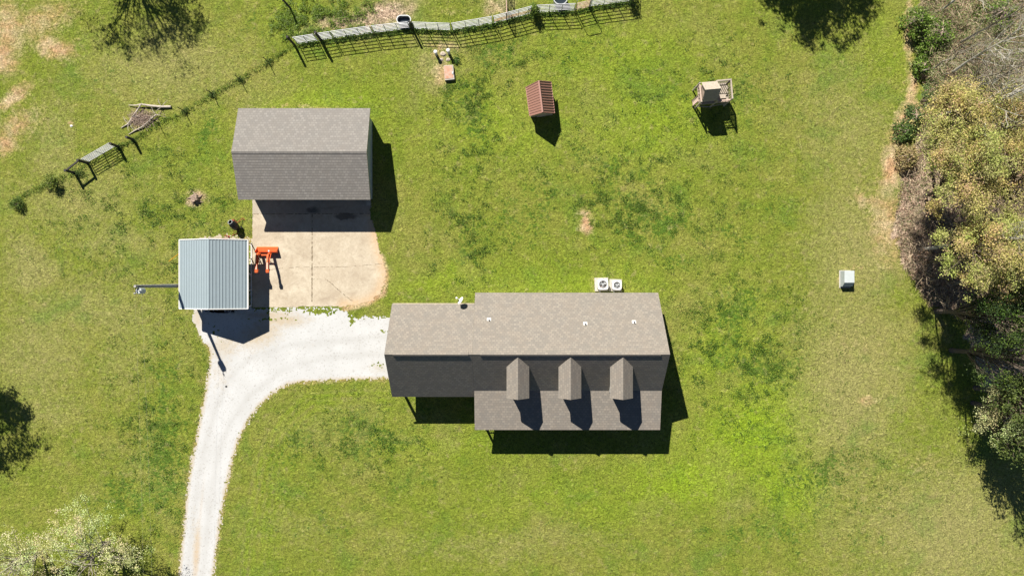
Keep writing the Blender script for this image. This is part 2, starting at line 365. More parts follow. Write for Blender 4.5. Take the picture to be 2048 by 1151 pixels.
verts = np.stack([X.ravel(), Y.ravel(), np.zeros(X.size)], 1)
idx = np.arange(nx * ny).reshape(ny, nx)
quads = np.stack([idx[:-1, :-1].ravel(), idx[:-1, 1:].ravel(), idx[1:, 1:].ravel(), idx[1:, :-1].ravel()], 1)
def fastmesh(name, verts, quads, attrs, mat, parent=None, k=4):
    me = bpy.data.meshes.new(name)
    off = np.zeros(3); p = parent
    while p is not None: off += np.array(p.location); p = p.parent
    v = np.asarray(verts, float) - off
    me.vertices.add(len(v)); me.vertices.foreach_set('co', v.astype(np.float32).ravel())
    q = np.asarray(quads); me.loops.add(q.size); me.loops.foreach_set('vertex_index', q.astype(np.int32).ravel())
    me.polygons.add(len(q)); me.polygons.foreach_set('loop_start', np.arange(0, q.size, k, dtype=np.int32))
    me.update(calc_edges=True)
    for nm, a in (attrs or {}).items():
        at = me.color_attributes.new(name=nm, type='FLOAT_COLOR', domain='POINT')
        at.data.foreach_set('color', np.asarray(a, np.float32).ravel())
    me.materials.append(mat)
    o = bpy.data.objects.new(name, me); COL.objects.link(o)
    if parent is not None: o.parent = parent
    return o

def ground_mat():
    m, n, b = newmat('meadow_grass')
    g = N(n, 'ShaderNodeNewGeometry'); P = g.outputs['Position']
    a = N(n, 'ShaderNodeAttribute', attribute_name='mask'); sp = N(n, 'ShaderNodeSeparateColor'); n.links.new(a.outputs['Color'], sp.inputs[0])
    a2 = N(n, 'ShaderNodeAttribute', attribute_name='mask2'); sp2 = N(n, 'ShaderNodeSeparateColor'); n.links.new(a2.outputs['Color'], sp2.inputs[0])
    big = noise(n, P, 0.10, 4, 0.55); mid = noise(n, P, 0.7, 4, 0.6); m2 = noise(n, P, 2.2, 4, 0.7, 0.4); fine = noise(n, P, 5.5, 4, 0.78, 1.2); vf = noise(n, P, 15.0, 2, 0.7, 0.8)
    base = mixc(n, ramp(n, big, 0.35, 0.65), (0.154, 0.186, 0.023), (0.196, 0.197, 0.042))
    base = mixc(n, ramp(n, mid, 0.40, 0.62, 0, 0.65), base, (0.118, 0.164, 0.016))
    c = mixc(n, math_(n, 'MULTIPLY', sp.outputs[1], ramp(n, m2, 0.3, 0.62, 0.45, 1.0)), base, (0.185, 0.275, 0.013))
    dm = math_(n, 'ADD', sp.outputs[0], math_(n, 'MULTIPLY', math_(n, 'SUBTRACT', m2, 0.5), 1.1))
    c = mixc(n, ramp(n, dm, 0.14, 0.75, 0, 0.88), c, (0.240, 0.225, 0.080))
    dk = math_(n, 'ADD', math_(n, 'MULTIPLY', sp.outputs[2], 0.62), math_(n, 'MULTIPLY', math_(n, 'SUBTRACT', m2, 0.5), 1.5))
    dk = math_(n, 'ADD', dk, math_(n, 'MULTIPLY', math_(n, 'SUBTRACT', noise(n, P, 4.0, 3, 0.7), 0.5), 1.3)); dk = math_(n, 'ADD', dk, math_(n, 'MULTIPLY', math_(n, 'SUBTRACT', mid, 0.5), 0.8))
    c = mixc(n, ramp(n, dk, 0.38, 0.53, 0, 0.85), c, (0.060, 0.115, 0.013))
    hu = noise(n, P, 0.22, 5, 0.65, 0.5)
    c = mixc(n, ramp(n, hu, 0.52, 0.70, 0, 0.45), c, (0.20, 0.20, 0.06)); c = mixc(n, ramp(n, hu, 0.32, 0.46, 0.5, 0), c, (0.085, 0.16, 0.022))
    # scattered straw patches anywhere
    st = noise(n, P, 1.3, 5, 0.72, 0.3)
    c = mixc(n, ramp(n, st, 0.56, 0.74, 0, 0.6), c, (0.29, 0.24, 0.11))
    di = math_(n, 'ADD', a.outputs['Alpha'], math_(n, 'MULTIPLY', math_(n, 'SUBTRACT', fine, 0.5), 0.9))
    di = math_(n, 'ADD', di, math_(n, 'MULTIPLY', math_(n, 'SUBTRACT', m2, 0.5), 0.8))
    dcol = mixc(n, ramp(n, mid, 0.4, 0.6), (0.42, 0.25, 0.14), (0.50, 0.37, 0.23))
    c = mixc(n, ramp(n, di, 0.18, 0.95, 0, 0.9), c, dcol)
    lit = mixc(n, ramp(n, fine, 0.35, 0.65), (0.22, 0.15, 0.10), (0.55, 0.42, 0.31))
    lit = mixc(n, ramp(n, mid, 0.42, 0.62, 0, 0.6), lit, (0.10, 0.12, 0.04))
    c = mixc(n, sp2.outputs[0], c, lit)
    # pale field soil upper left
    f2 = ramp(n, fine, 0.32, 0.68, 0.46, 1.78)
    f3 = ramp(n, vf, 0.3, 0.7, 0.7, 1.3)
    mm = math_(n, 'MULTIPLY', f2, f3)
    vm = N(n, 'ShaderNodeVectorMath', operation='SCALE'); n.links.new(c, vm.inputs[0]); n.links.new(mm, vm.inputs['Scale'])
    n.links.new(vm.outputs[0], b.inputs['Base Color']); setin(b, Roughness=0.9); b.inputs['Specular IOR Level'].default_value = 0.1
    h = math_(n, 'ADD', fine, math_(n, 'MULTIPLY', vf, 0.5)); h = math_(n, 'ADD', h, math_(n, 'MULTIPLY', m2, 1.2))
    bump(n, b, h, 1.0, 0.13)
    return m
M['ground'] = ground_mat()
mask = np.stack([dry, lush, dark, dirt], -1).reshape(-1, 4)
litter = np.maximum(litter, np.clip(gauss(PX + wob(14, 22), PY + wob(14, 14, 9), [(690, 42, 45, 14, -6, 1.1), (765, 32, 55, 24, -15, 1.3), (1000, 12, 30, 16, 0, .7), (610, 66, 26, 8, 0, .5), (284, 238, 24, 12, -20, .6), (390, 397, 15, 13, 0, .7)]), 0, .9))
mask2 = np.stack([litter, litter * 0, litter * 0, litter * 0 + 1], -1).reshape(-1, 4)
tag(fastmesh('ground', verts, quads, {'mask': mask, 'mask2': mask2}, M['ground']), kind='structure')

# ---- gravel drive: small cells kept inside a ragged outline
def cellsheet(name, x0, x1, y0, y1, d, keep, z, mat, attrf=None):
    xs = np.arange(x0, x1, d); ys = np.arange(y0, y1, d)
    XX, YY = np.meshgrid(xs, ys); cxx = (XX[:-1, :-1] + d / 2); cyy = (YY[:-1, :-1] + d / 2)
    k = keep(cxx * 25 + 1024, 575.5 - cyy * 25)
    id_ = np.arange(XX.size).reshape(XX.shape)
    q = np.stack([id_[:-1, :-1], id_[:-1, 1:], id_[1:, 1:], id_[1:, :-1]], -1)[k]
    used, inv = np.unique(q.ravel(), return_inverse=True)
    v = np.stack([XX.ravel()[used], YY.ravel()[used], np.full(len(used), z)], 1)
    v[:, 0] += (rng.random(len(used)) - .5) * d * .6; v[:, 1] += (rng.random(len(used)) - .5) * d * .6
    at = {'mask': attrf(v[:, 0] * 25 + 1024, 575.5 - v[:, 1] * 25)} if attrf else {}
    return fastmesh(name, v, inv.reshape(-1, 4), at, mat)
TUFTS = [(640, 622, 40, 7, 0, .9), (705, 637, 9, 12, 0, .85), (712, 628, 20, 8, 10, .9), (765, 662, 9, 6, 0, .8), (770, 690, 6, 4, 0, .5), (755, 730, 15, 7, 0, .55), (545, 638, 50, 2.5, 0, .62), (500, 660, 3, 3, 0, .1), (575, 628, 8, 3, 0, .5), (430, 660, 10, 30, -30, .45), (560, 619, 60, 3, 0, .7), (536, 628, 6, 10, 0, .6)]
def keep_drive(px, py):
    wx = (fbm(px / 9, py / 9) - .5) * 16; wy = (fbm(px / 9 + 40, py / 9) - .5) * 16
    hf = (vnoise(px / 2.2, py / 2.2) - .5) * 9 + rng.normal(0, 2.2, px.shape)
    k = inpoly(px + wx * .45 + hf * .6, py + wy * .7 + hf * .4, DRIVE)
    t = gauss(px + wx, py + wy, TUFTS) + (vnoise(px / 2.5 + 9, py / 2.5) - .5) * .7
    return k & (t < .5)
def drive_attr(px, py):
    tan = gauss(px, py, [(520, 665, 55, 30, -25, 1), (450, 690, 50, 30, -20, .7), (560, 640, 60, 16, 0, 1), (440, 740, 25, 50, 0, .45), (540, 630, 60, 10, 0, 1), (760, 735, 30, 12, 0, .5), (395, 640, 14, 40, 0, .8), (393, 1100, 8, 60, 3, .8), (387, 1040, 5, 40, 5, .3), (600, 700, 60, 10, -10, .2)])
    e = np.exp(-(segdist(px, py, DRIVE[12:41]) / 6.0) ** 2) * .8
    t = np.maximum(tan, e)
    dirtstreak = gauss(px, py, [(393, 1110, 5, 55, 4, 1), (402, 1015, 2.5, 50, 6, .5)])
    tr = [(408, 1400), (404, 1151), (412, 1090), (420, 1000), (436, 910), (460, 845), (500, 790), (560, 742), (640, 716), (780, 705)]
    tl = [(376, 1400), (374, 1151), (382, 1080), (392, 990), (408, 900), (430, 820), (455, 760), (500, 715), (580, 690), (780, 672)]
    wet = np.exp(-(np.minimum(segdist(px, py, tr), segdist(px, py, tl)) / 7.0) ** 2) * (.5 + fbm(px / 20, py / 20))
    return np.stack([t, dirtstreak, wet, t * 0 + 1], -1)
def gravel_mat():
    m, n, b = newmat('crushed_limestone')
    g = N(n, 'ShaderNodeNewGeometry'); P = g.outputs['Position']
    a = N(n, 'ShaderNodeAttribute', attribute_name='mask'); sp = N(n, 'ShaderNodeSeparateColor'); n.links.new(a.outputs['Color'], sp.inputs[0])
    big = noise(n, P, 0.5, 4, 0.6); fine = noise(n, P, 10, 3, 0.8)
    c = mixc(n, ramp(n, big, 0.35, 0.65), (0.45, 0.455, 0.45), (0.40, 0.402, 0.393))
    c = mixc(n, math_(n, 'MULTIPLY', sp.outputs[2], 0.5), c, (0.35, 0.348, 0.335))
    sr = math_(n, 'ADD', sp.outputs[0], math_(n, 'MULTIPLY', math_(n, 'SUBTRACT', noise(n, P, 3, 4, .7), 0.5), 1.2))
    c = mixc(n, ramp(n, sr, 0.2, 0.95, 0, 0.85), c, (0.36, 0.29, 0.19))
    ds = math_(n, 'MULTIPLY', sp.outputs[1], ramp(n, fine, 0.3, 0.55))
    c = mixc(n, math_(n, 'MULTIPLY', ds, 0.6), c, (0.40, 0.29, 0.18))
    vo = N(n, 'ShaderNodeTexVoronoi', feature='F1'); n.links.new(P, vo.inputs['Vector']); setin(vo, Scale=13.0)
    sepc = N(n, 'ShaderNodeSeparateColor'); n.links.new(vo.outputs['Color'], sepc.inputs[0])
    c = mixc(n, ramp(n, sepc.outputs[0], 0.90, 0.96, 0, 0.35), c, (0.17, 0.145, 0.12))
    c = mixc(n, ramp(n, fine, 0.35, 0.65, 0.28, 0), c, (0.34, 0.32, 0.29))
    n.links.new(c, b.inputs['Base Color']); setin(b, Roughness=0.95); b.inputs['Specular IOR Level'].default_value = 0.1
    bump(n, b, fine, 0.35, 0.02)
    return m
M['gravel'] = gravel_mat()
tag(cellsheet('gravel_drive', -28, -3, -46, -1, 0.09, keep_drive, 0.004, M['gravel'], drive_attr), kind='structure')
tag(cellsheet('gravel_patch', -25, -19.5, -2, 5, 0.09, lambda px, py: (gauss(px + (fbm(px / 8, py / 8) - .5) * 20, py + (fbm(px / 8 + 5, py / 8) - .5) * 20, [(440, 478, 60, 10, 0, 1), (506, 545, 9, 80, 0, .9), (440, 560, 62, 80, 0, 1.2)]) + (vnoise(px / 2.4, py / 2.4) - .5) * .5 > .55) & (px < 507), 0.004, M['gravel'], lambda px, py: np.stack([px * 0 + 1, px * 0, px * 0, px * 0 + 1], -1)), kind='structure')

# ---- concrete apron
SLAB = [(505, 384), (505, 614), (690, 612), (718, 609), (742, 602), (760, 588), (767, 570), (771, 548), (768, 528), (762, 505), (756, 485), (748, 455), (742, 430), (741, 384)]
def keep_slab(px, py):
    right = px > 640
    wx = (fbm(px / 10, py / 10) - .5) * 8 * right; hf = (vnoise(px / 2.5, py / 2.5) - .5) * 4 * (px > 700)
    return inpoly(px + wx + hf, py + (fbm(px / 9 + 5, py / 9) - .5) * 6 * (py > 590) * right, SLAB)
def slab_attr(px, py):
    e = np.exp(-(segdist(px, py, SLAB[2:13]) / 14.0) ** 2)
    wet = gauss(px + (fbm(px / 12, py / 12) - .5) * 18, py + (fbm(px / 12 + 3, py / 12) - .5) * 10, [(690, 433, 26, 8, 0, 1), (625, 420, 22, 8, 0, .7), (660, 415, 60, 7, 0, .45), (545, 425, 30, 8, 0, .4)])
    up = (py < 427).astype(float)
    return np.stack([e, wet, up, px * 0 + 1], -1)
def concrete_mat():
    m, n, b = newmat('old_concrete')
    g = N(n, 'ShaderNodeNewGeometry'); P = g.outputs['Position']
    a = N(n, 'ShaderNodeAttribute', attribute_name='mask'); sp = N(n, 'ShaderNodeSeparateColor'); n.links.new(a.outputs['Color'], sp.inputs[0])
    big = noise(n, P, 0.55, 6, 0.62, 0.6); fine = noise(n, P, 8, 4, 0.7); mid = noise(n, P, 1.6, 5, .65, 1.2)
    c = mixc(n, ramp(n, big, 0.33, 0.66), (0.36, 0.30, 0.22), (0.48, 0.42, 0.32))
    c = mixc(n, ramp(n, mid, 0.5, 0.72, 0, 0.55), c, (0.25, 0.20, 0.15))
    c = mixc(n, ramp(n, mid, 0.28, 0.42, 0.5, 0), c, (0.50, 0.45, 0.37))
    c = mixc(n, math_(n, 'MULTIPLY', sp.outputs[0], ramp(n, mid, .3, .6, .3, .8)), c, (0.50, 0.34, 0.19))
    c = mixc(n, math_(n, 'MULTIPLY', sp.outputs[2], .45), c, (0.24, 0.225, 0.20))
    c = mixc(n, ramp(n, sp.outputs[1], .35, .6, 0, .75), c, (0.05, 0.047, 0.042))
    c = mixc(n, ramp(n, fine, 0.35, 0.7, 0.0, 0.35), c, (0.22, 0.18, 0.13))
    n.links.new(c, b.inputs['Base Color']); setin(b, Roughness=0.9); b.inputs['Specular IOR Level'].default_value = 0.15
    bump(n, b, fine, 0.25, 0.02)
    return m
M['concrete'] = concrete_mat()
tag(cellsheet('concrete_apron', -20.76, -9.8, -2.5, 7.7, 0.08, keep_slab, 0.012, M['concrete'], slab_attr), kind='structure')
def wiggle(pts, step=0.12, amp=0.02):
    out = []
    for a, b in zip(pts[:-1], pts[1:]):
        n = max(2, int((b - a).length / step))
        for i in range(n):
            p = a.lerp(b, i / n); out.append(p + Vector((random.gauss(0, amp), random.gauss(0, amp), 0)))
    out.append(pts[-1]); return out
def ribbon(pts, w, z, gap=0.0):
    b = MB(); prev = None
    for i, p in enumerate(pts):
        q = pts[min(i + 1, len(pts) - 1)] - pts[max(i - 1, 0)]; q = Vector((-q.y, q.x, 0)).normalized()
        ww = w * random.uniform(0.4, 1.5) / 2
        cur = (Vector((p.x, p.y, z)) + q * ww, Vector((p.x, p.y, z)) - q * ww)
        if prev and random.random() > gap: b.add([prev[0], cur[0], cur[1], prev[1]], [(0, 1, 2, 3)])
        prev = cur
    return b
jb = MB()
for pts, w, gp, am in (([G(624.5, 428), G(624, 603)], .07, .12, .006), ([G(506, 428), G(740, 427)], .05, .15, .006), ([G(532, 540), G(560, 537), G(600, 533), G(625, 534), (G(700, 533)), G(764, 527)], .028, .3, .02),
                ([G(624, 558), G(652, 558)], .03, .3, .01), ([G(652, 558), G(672, 575), G(694, 594), G(707, 603)], .05, .2, .03)):
    r_ = ribbon(wiggle(pts, .12, am), w, 0.0165, gp); jb.add(r_.v, r_.f)
tag(jb.build('apron_joint', M['crack']), kind='structure')

# ------------------------------------------------------------------ HOUSE
SL = 1.0
def hz(Yg): return 6.5 - SL * abs(Yg - 694) / 25.0
XR, XL, XW = 1306.0, 953.0, 796.0
house = thing('house', 'large grey shingled house with three roof dormers, front porch and open carport wing', 'house', G(1130, 690))
b = MB()
def q(px, Yg, z): return G(px, Yg, z)
b.slab([q(XR, 694, 6.5), q(XL, 694, 6.5), q(XL, 584.6, hz(584.6)), q(XR, 584.6, hz(584.6))], 0.14); b.courses([q(XR, 694, 6.5), q(XL, 694, 6.5), q(XL, 584.6, hz(584.6)), q(XR, 584.6, hz(584.6))])
b.slab([q(XL, 694, 6.5), q(XR, 694, 6.5), q(XR, 768.7, hz(768.7)), q(XL, 768.7, hz(768.7))], 0.14); b.courses([q(XL, 694, 6.5), q(XR, 694, 6.5), q(XR, 768.7, hz(768.7)), q(XL, 768.7, hz(768.7))])
roof = b.build('roof', [M['shingle'], M['trim']], house)
b = MB(); b.slab([q(XL, 768.9, hz(768.7) - .002), q(XR, 768.9, hz(768.7) - .002), q(XR, 845.5, 2.85), q(XL, 845.5, 2.85)], 0.12); b.courses([q(XL, 768.9, hz(768.7) - .002), q(XR, 768.9, hz(768.7) - .002), q(XR, 845.5, 2.85), q(XL, 845.5, 2.85)])
proof = b.build('porch_roof', [M['shingle'], M['trim']], house)
b = MB()
b.slab([q(XL - .2, 694, 6.49), q(XW, 694, 6.49), q(XW, 605.6, hz(605.6)), q(XL - .2, 605.6, hz(605.6))], 0.14); b.courses([q(XL - .2, 694, 6.49), q(XW, 694, 6.49), q(XW, 605.6, hz(605.6)), q(XL - .2, 605.6, hz(605.6))])
b.slab([q(XW, 694, 6.49), q(XL - .2, 694, 6.49), q(XL - .2, 782, hz(782)), q(XW, 782, hz(782))], 0.14); b.courses([q(XW, 694, 6.49), q(XL - .2, 694, 6.49), q(XL - .2, 782, hz(782)), q(XW, 782, hz(782))])
wroof = b.build('wing_roof', [M['shingle'], M['trim']], house)
def ridgevent(x0, x1, par):
    b = MB(); h = 0.045; w = 6.5
    b.slab([q(x1, 694, 6.535), q(x0, 694, 6.535), q(x0, 694 - w, hz(694 - w) + h), q(x1, 694 - w, hz(694 - w) + h)], 0.10, side=0)
    b.slab([q(x0, 694, 6.537), q(x1, 694, 6.537), q(x1, 696.3, 6.47), q(x0, 696.3, 6.47)], 0.08, side=0)
    b.build('ridge_vent', [M['shingle']], par)
ridgevent(811, 946, wroof); ridgevent(967, 1290, roof)
b = MB(); b.box(G(875, 605.2, hz(605.6) - .09), (6.2, .06, .14)); b.build('gutter', M['trim'], house)
# valley strip where wing and main roofs meet
# walls
b = MB()
fl = 0.35
yr, yf = 594.0, 766.0
prof = [(yr, 0), (yf, 0), (yf, hz(yf) - .16), (694, 6.33), (yr, hz(yr) - .16)]
for x, dx in ((XL + 6, .15), (XR - 8, -.15)): b.prism([G(x, y, z) for y, z in prof], (dx, 0, 0))
b.box(G((XL + XR) / 2, yr + 2, (hz(yr) - .2) / 2), ((XR - XL - 16) / 25, .15, hz(yr) - .2))
b.box(G((XL + XR) / 2, yf - 2, (hz(yf) - .2) / 2), ((XR - XL - 16) / 25, .15, hz(yf) - .2))
b.build('wall', M['siding'], house)
# wing: gable triangle boarded in, open below, posts and beams
b = MB(); b.prism([G(XW + 5, 610, hz(610) - .17), G(XW + 5, 694, 6.3), G(XW + 5, 778, hz(778) - .17)], (.1, 0, 0)); b.build('gable_wall', M['siding'], house)
b = MB(); b.box(G(XW + 6, 694, hz(612) - .25), (.16, 6.7, .28)); b.box(G(878, 777, hz(778) - .35), (6.0, .16, .25)); b.box(G(878, 611, hz(610) - .35), (6.0, .16, .25)); b.build('beam', M['trim'], house)
for x, y in ((XW + 7, 776), (XW + 7, 613), (875, 776)) [:2]:
    b = MB(); b.box(G(x, y, 1.5), (.17, .17, 3.0)); b.build('post', M['white'], house)
b = MB(); b.box(G(875, 694, .05), (6.2, 6.5, .1)); b.build('wing_floor', M['concrete_rim'], house)
# porch
b = MB(); b.box(G(1129, 805, .17), ((XR - XL - 10) / 25, 2.9, .34)); b.build('porch_floor', M['oldwood'], house)
px_posts = [963, 1030, 1098, 1163, 1230, 1296]
for x in px_posts:
    b = MB(); b.box(G(x, 838, 1.55), (.14, .14, 2.45)); b.build('porch_post', M['white'], house)
b = MB(); b.box(G(1129, 838, 2.72), ((XR - XL - 12) / 25, .14, .16)); b.build('porch_beam', M['white'], house)
def railing(pts, name='porch_railing'):
    b = MB()
    for a, c in zip(pts[:-1], pts[1:]):
        b.beam(G(*a, 1.25), G(*c, 1.25), .07, .05); b.beam(G(*a, .48), G(*c, .48), .05, .05)
        L = (G(*a) - G(*c)).length; n = int(L / .14)
        for i in range(1, n):
            p = G(*a).lerp(G(*c), i / n); b.box((p.x, p.y, .865), (.035, .035, .72))
    return b.build(name, M['white'], house)
railing([(963, 780), (963, 838)]); railing([(963, 838), (1098, 838)]); railing([(1163, 838), (1296, 838)]); railing([(1296, 780), (1296, 838)])
def window(x, y, z, w, h, par, axis='y', sgn=-1):
    f = MB(); g_ = MB()
    if axis == 'y':
        f.box(G(x, y, z) + Vector((0, sgn * .02, 0)), (w + .14, .05, h + .14)); fo = f.build('window', M['white'], par)
        g_.box(G(x, y, z) + Vector((0, sgn * .045, 0)), (w, .03, h)); g_.build('pane', M['glass'], fo)
    else:
        f.box(G(x, y, z) + Vector((sgn * .02, 0, 0)), (.05, w + .14, h + .14)); fo = f.build('window', M['white'], par)
        g_.box(G(x, y, z) + Vector((sgn * .045, 0, 0)), (.03, w, h)); g_.build('pane', M['glass'], fo)
for x in (1000, 1060, 1200, 1260): window(x, yf + .2, 1.6, .9, 1.3, house)
window(XR - 8.1, 650, 1.6, .8, 1.2, house, 'x', 1); window(XR - 8.1, 694, 4.4, .8, 1.1, house, 'x', 1)
for x in (1010, 1080, 1150, 1270): window(x, yr - .2, 1.5, .9, 1.1, house, 'y', 1)
b = MB(); b.box(G(1129, yf + 1, 1.38), (1.0, .08, 2.08)); dr = b.build('door', M['redsteel'], house)
b = MB(); b.box(G(1138, yf + 3, 1.35), (.05, .08, .05)); b.build('handle', M['tank'], dr)
# dormers
for dx in (1034.7, 1129.2, 1223.0):
    dz0, dze = 6.32, 5.52; hw = 20.5; yfr = 775.5
    yb = 694 + (6.5 - dz0) / SL * 25; ye = 694 + (6.5 - dze) / SL * 25
    b = MB()
    b.slab([q(dx, yfr, dz0), q(dx, yb - 1, dz0), q(dx - hw, ye - 1, dze), q(dx - hw, yfr, dze)], 0.09)
    b.slab([q(dx, yb - 1, dz0), q(dx, yfr, dz0), q(dx + hw, yfr, dze), q(dx + hw, ye - 1, dze)], 0.09)
    dm = b.build('dormer', [M['shingle'], M['white']], house)
    w = MB(); wy = 771.0
    w.prism([G(dx - 16, wy, 3.4), G(dx + 16, wy, 3.4), G(dx + 16, wy, dze + .03), G(dx, wy, dz0 - .12), G(dx - 16, wy, dze + .03)], (0, .1, 0))
    for s_ in (-1, 1):
        w.prism([G(dx + s_ * 16, wy - 2.6, 3.5), G(dx + s_ * 16, wy - 2.6, dze + .02), G(dx + s_ * 16, ye + 4, dze + .02)], (-s_ * .1, 0, 0))
    w.build('wall', M['siding'], dm)
    f = MB(); f.box(G(dx, wy + .8, 4.9), (.75, .05, 1.0)); fo = f.build('window', M['white'], dm)
# vent pipes with flashings
for x, y in ((978, 638.5), (1170.5, 647), (1268, 643.5)):
    zz = 4.6
    for _ in range(6):
        p = I(x, y, zz); Yg = 575.5 - p.y * 25; zz = hz(Yg)
    p = I(x, y, zz); nrm = Vector((0, SL, 1)).normalized(); mt = nrm.to_track_quat('Z', 'Y').to_matrix()
    b = MB(); b.box(p + nrm * .015, (.30, .30, .03), M3=mt); fl_ = b.build('vent_flashing', M['white'], house)
    b = MB(); b.tube([p - Vector((0, 0, .05)), p + Vector((0, 0, .28))], .045, 10); b.build('vent_pipe', M['black'], fl_)
# satellite dish on the wing's rear eave
p0 = G(927.5, 603.5, 3.25)
dish = thing('satellite_dish', 'white satellite dish on the rear edge of the house carport roof', 'satellite dish', p0)
nv = Vector((-.78, .52, .42)).normalized(); mt = nv.to_track_quat('Z', 'Y').to_matrix()
b = MB(); pc = p0 + Vector((.05, .15, .42)); b.lathe([(0.01, .0), (.14, .01), (.25, .04), (.31, .075), (.305, .085), (.24, .05), (.12, .022), (.01, .014)], pc, 24, M3=mt); b.build('reflector', M['white'], dish, True)
b = MB(); b.tube([p0 - Vector((0, 0, .1)), p0 + Vector((.03, .05, .25)), pc], .03, 8); b.build('mast', M['tank'], dish)
b = MB(); b.tube([pc - Vector((0, 0, .2)), pc + nv * .42 + Vector((0, 0, -.12))], .018, 6); b.build('feed_arm', M['whitemetal'], dish)
b = MB(); b.box(pc + nv * .46 + Vector((0, 0, -.1)), (.12, .12, .10), .5); b.build('receiver', M['whitemetal'], dish)

# ------------------------------------------------------------------ GARAGE
gar = thing('garage', 'long grey shingled garage behind the concrete apron', 'garage', G(626, 320))
gx0, gx1, gr, gm, gf = 500.6, 752.9, 232.3, 321.4, 406.8; gze, gzr = 2.64, 4.04
b = MB()
b.slab([q(gx1, gm, gzr), q(gx0, gm, gzr), q(gx0, gr, gze), q(gx1, gr, gze)], .14); b.courses([q(gx1, gm, gzr), q(gx0, gm, gzr), q(gx0, gr, gze), q(gx1, gr, gze)])
b.slab([q(gx0, gm, gzr), q(gx1, gm, gzr), q(gx1, gf, gze), q(gx0, gf, gze)], .14); b.courses([q(gx0, gm, gzr), q(gx1, gm, gzr), q(gx1, gf, gze), q(gx0, gf, gze)], rise=.012)
gro = b.build('roof', [M['shingle_g'], M['trim']], gar)
b = MB()
b.slab([q(gx1, gm, gzr + .035), q(gx0, gm, gzr + .035), q(gx0, gm - 4, gzr + .035 - .063 * 4 / 4), q(gx1, gm - 4, gzr - .028)], .03, side=0)
b.slab([q(gx0, gm, gzr + .035), q(gx1, gm, gzr + .035), q(gx1, gm + 4, gzr - .03), q(gx0, gm + 4, gzr - .03)], .03, side=0)
b.build('ridge_cap', [M['shingle_g']], gro)
b = MB(); gsl = (gzr - gze) / (gm - gr); wr, wf = gr + 9, gf - 9
def gz(y): return gzr - gsl * abs(y - gm) - .16
for x, dx in ((gx0 + 8, .15), (744.6, -.15)): b.prism([G(x, y, z) for y, z in ((wr, 0), (wf, 0), (wf, gz(wf)), (gm, gz(gm)), (wr, gz(wr)))], (dx, 0, 0))
for y in (wr + 2, wf - 2): b.box(G((gx0 + 8 + 744.6) / 2, y, gz(wr) / 2), (9.3, .15, gz(wr)))
b.build('wall', M['bluegrey'], gar)
window(744.7, 311, 3.0, .62, .62, gar, 'x', 1)
for x in (560, 680):
    b = MB(); b.box(G(x, wf + .3, 1.1), (2.6, .06, 2.15)); d_ = b.build('garage_door', M['white'], gar)
    h = MB(); h.box(G(x, wf + 1.6, .3), (.2, .04, .05)); h.build('handle', M['tank'], d_)
b = MB(); b.box(G(742, 398, 1.2), (.08, .08, 2.3)); b.box(G(738, 405, .06), (.06, .3, .06)); b.build('downspout', M['bluegrey'], gar)
sb = MB(); sb.box(G(737, 405, .055), (.35, .5, .08)); sb.box(G(737, 401, .12), (.33, .08, .08)); sb.box(G(733.5, 405, .12), (.06, .38, .05))
tag(sb.build('splash_block', M['concrete_rim']), 'small pale concrete splash block at the right front corner of the garage', 'splash block')

# ------------------------------------------------------------------ METAL CARPORT
cp = thing('metal_carport', 'open carport of white steel tube with a blue-grey ribbed metal roof', 'carport', G(448, 549))
cze, czr = 2.1, 3.24; cx0, cxr, cx1 = 382.0, 450.4, 514.6; cy0, cy1 = 482.6, 615.5
def ribroof(x_e, x_r, ze, zr, ya, yb_, nrib, mat, name, root, ribw=.035, ribh=.05, along='y', quadpts=None):
    b = MB(); A, B, C_, D = quadpts
    b.slab([A, B, C_, D], .05, side=0)
    o = b.build(name, [mat], root); return o
def ribs(A, B, C_, D, n, w, h, b):
    A, B, C_, D = map(Vector, (A, B, C_, D)); U = (B - A).normalized(); nn = (B - A).cross(D - A).normalized()
    if nn.z < 0: nn = -nn
    for i in range(n + 1):
        t = i / n; t = min(max(t, .004), .996)
        p = A.lerp(B, t); r = D.lerp(C_, t)
        vs = [p - U * w, p - U * w * .35 + nn * h, p + U * w * .35 + nn * h, p + U * w, r - U * w, r - U * w * .35 + nn * h, r + U * w * .35 + nn * h, r + U * w]
        b.add(vs, [(0, 1, 5, 4), (1, 2, 6, 5), (2, 3, 7, 6), (0, 3, 2, 1), (4, 5, 6, 7)], 0, None)
RA, RB = G(cxr, cy0, czr), G(cxr, cy1, czr); LA, LB = G(cx0, cy0, cze), G(cx0, cy1, cze); EA, EB = G(cx1, cy0, cze), G(cx1, cy1, cze)
# ribs run front to back, parallel to the ridge
b = MB(); b.slab([RB, RA, LA, LB], .04, side=0); b.slab([RA, RB, EB, EA], .04, side=0)
croof = b.build('roof', [M['tinroof']], cp)
b = MB(); ribs(RA, LA, LB, RB, 12, .035, .035, b); ribs(RA, EA, EB, RB, 12, .035, .035, b)
b.build('rib', M['tinroof'], croof)
b = MB()
for a, c in ((LA, LB), (EA, EB), (RA, LA), (RA, EA), (RB, LB), (RB, EB)):
    b.beam(a, c, .07, .10)
b.build('edge_trim', M['white'], cp)
def cpost(x, y):
    b = MB(); b.beam(G(x, y, 0), G(x, y, 2.0), .06); return b.build('post', M['white'], cp)
for y in (487, 517, 548.5, 580, 611):
    cpost(503, y); cpost(392, y)
for x in (503, 392):
    b = MB(); b.box(G(x, 549, .035), (.07, 5.1, .07)); b.build('base_rail', M['white'], cp)
    b = MB(); b.box(G(x, 549, 2.0), (.06, 5.1, .06)); b.build('top_rail', M['white'], cp)
    for y, s in ((487, 1), (611, -1)):
        b = MB(); b.beam(G(x, y, 1.0), G(x, y + s * 17, 2.0), .05); b.build('brace', M['white'], cp)
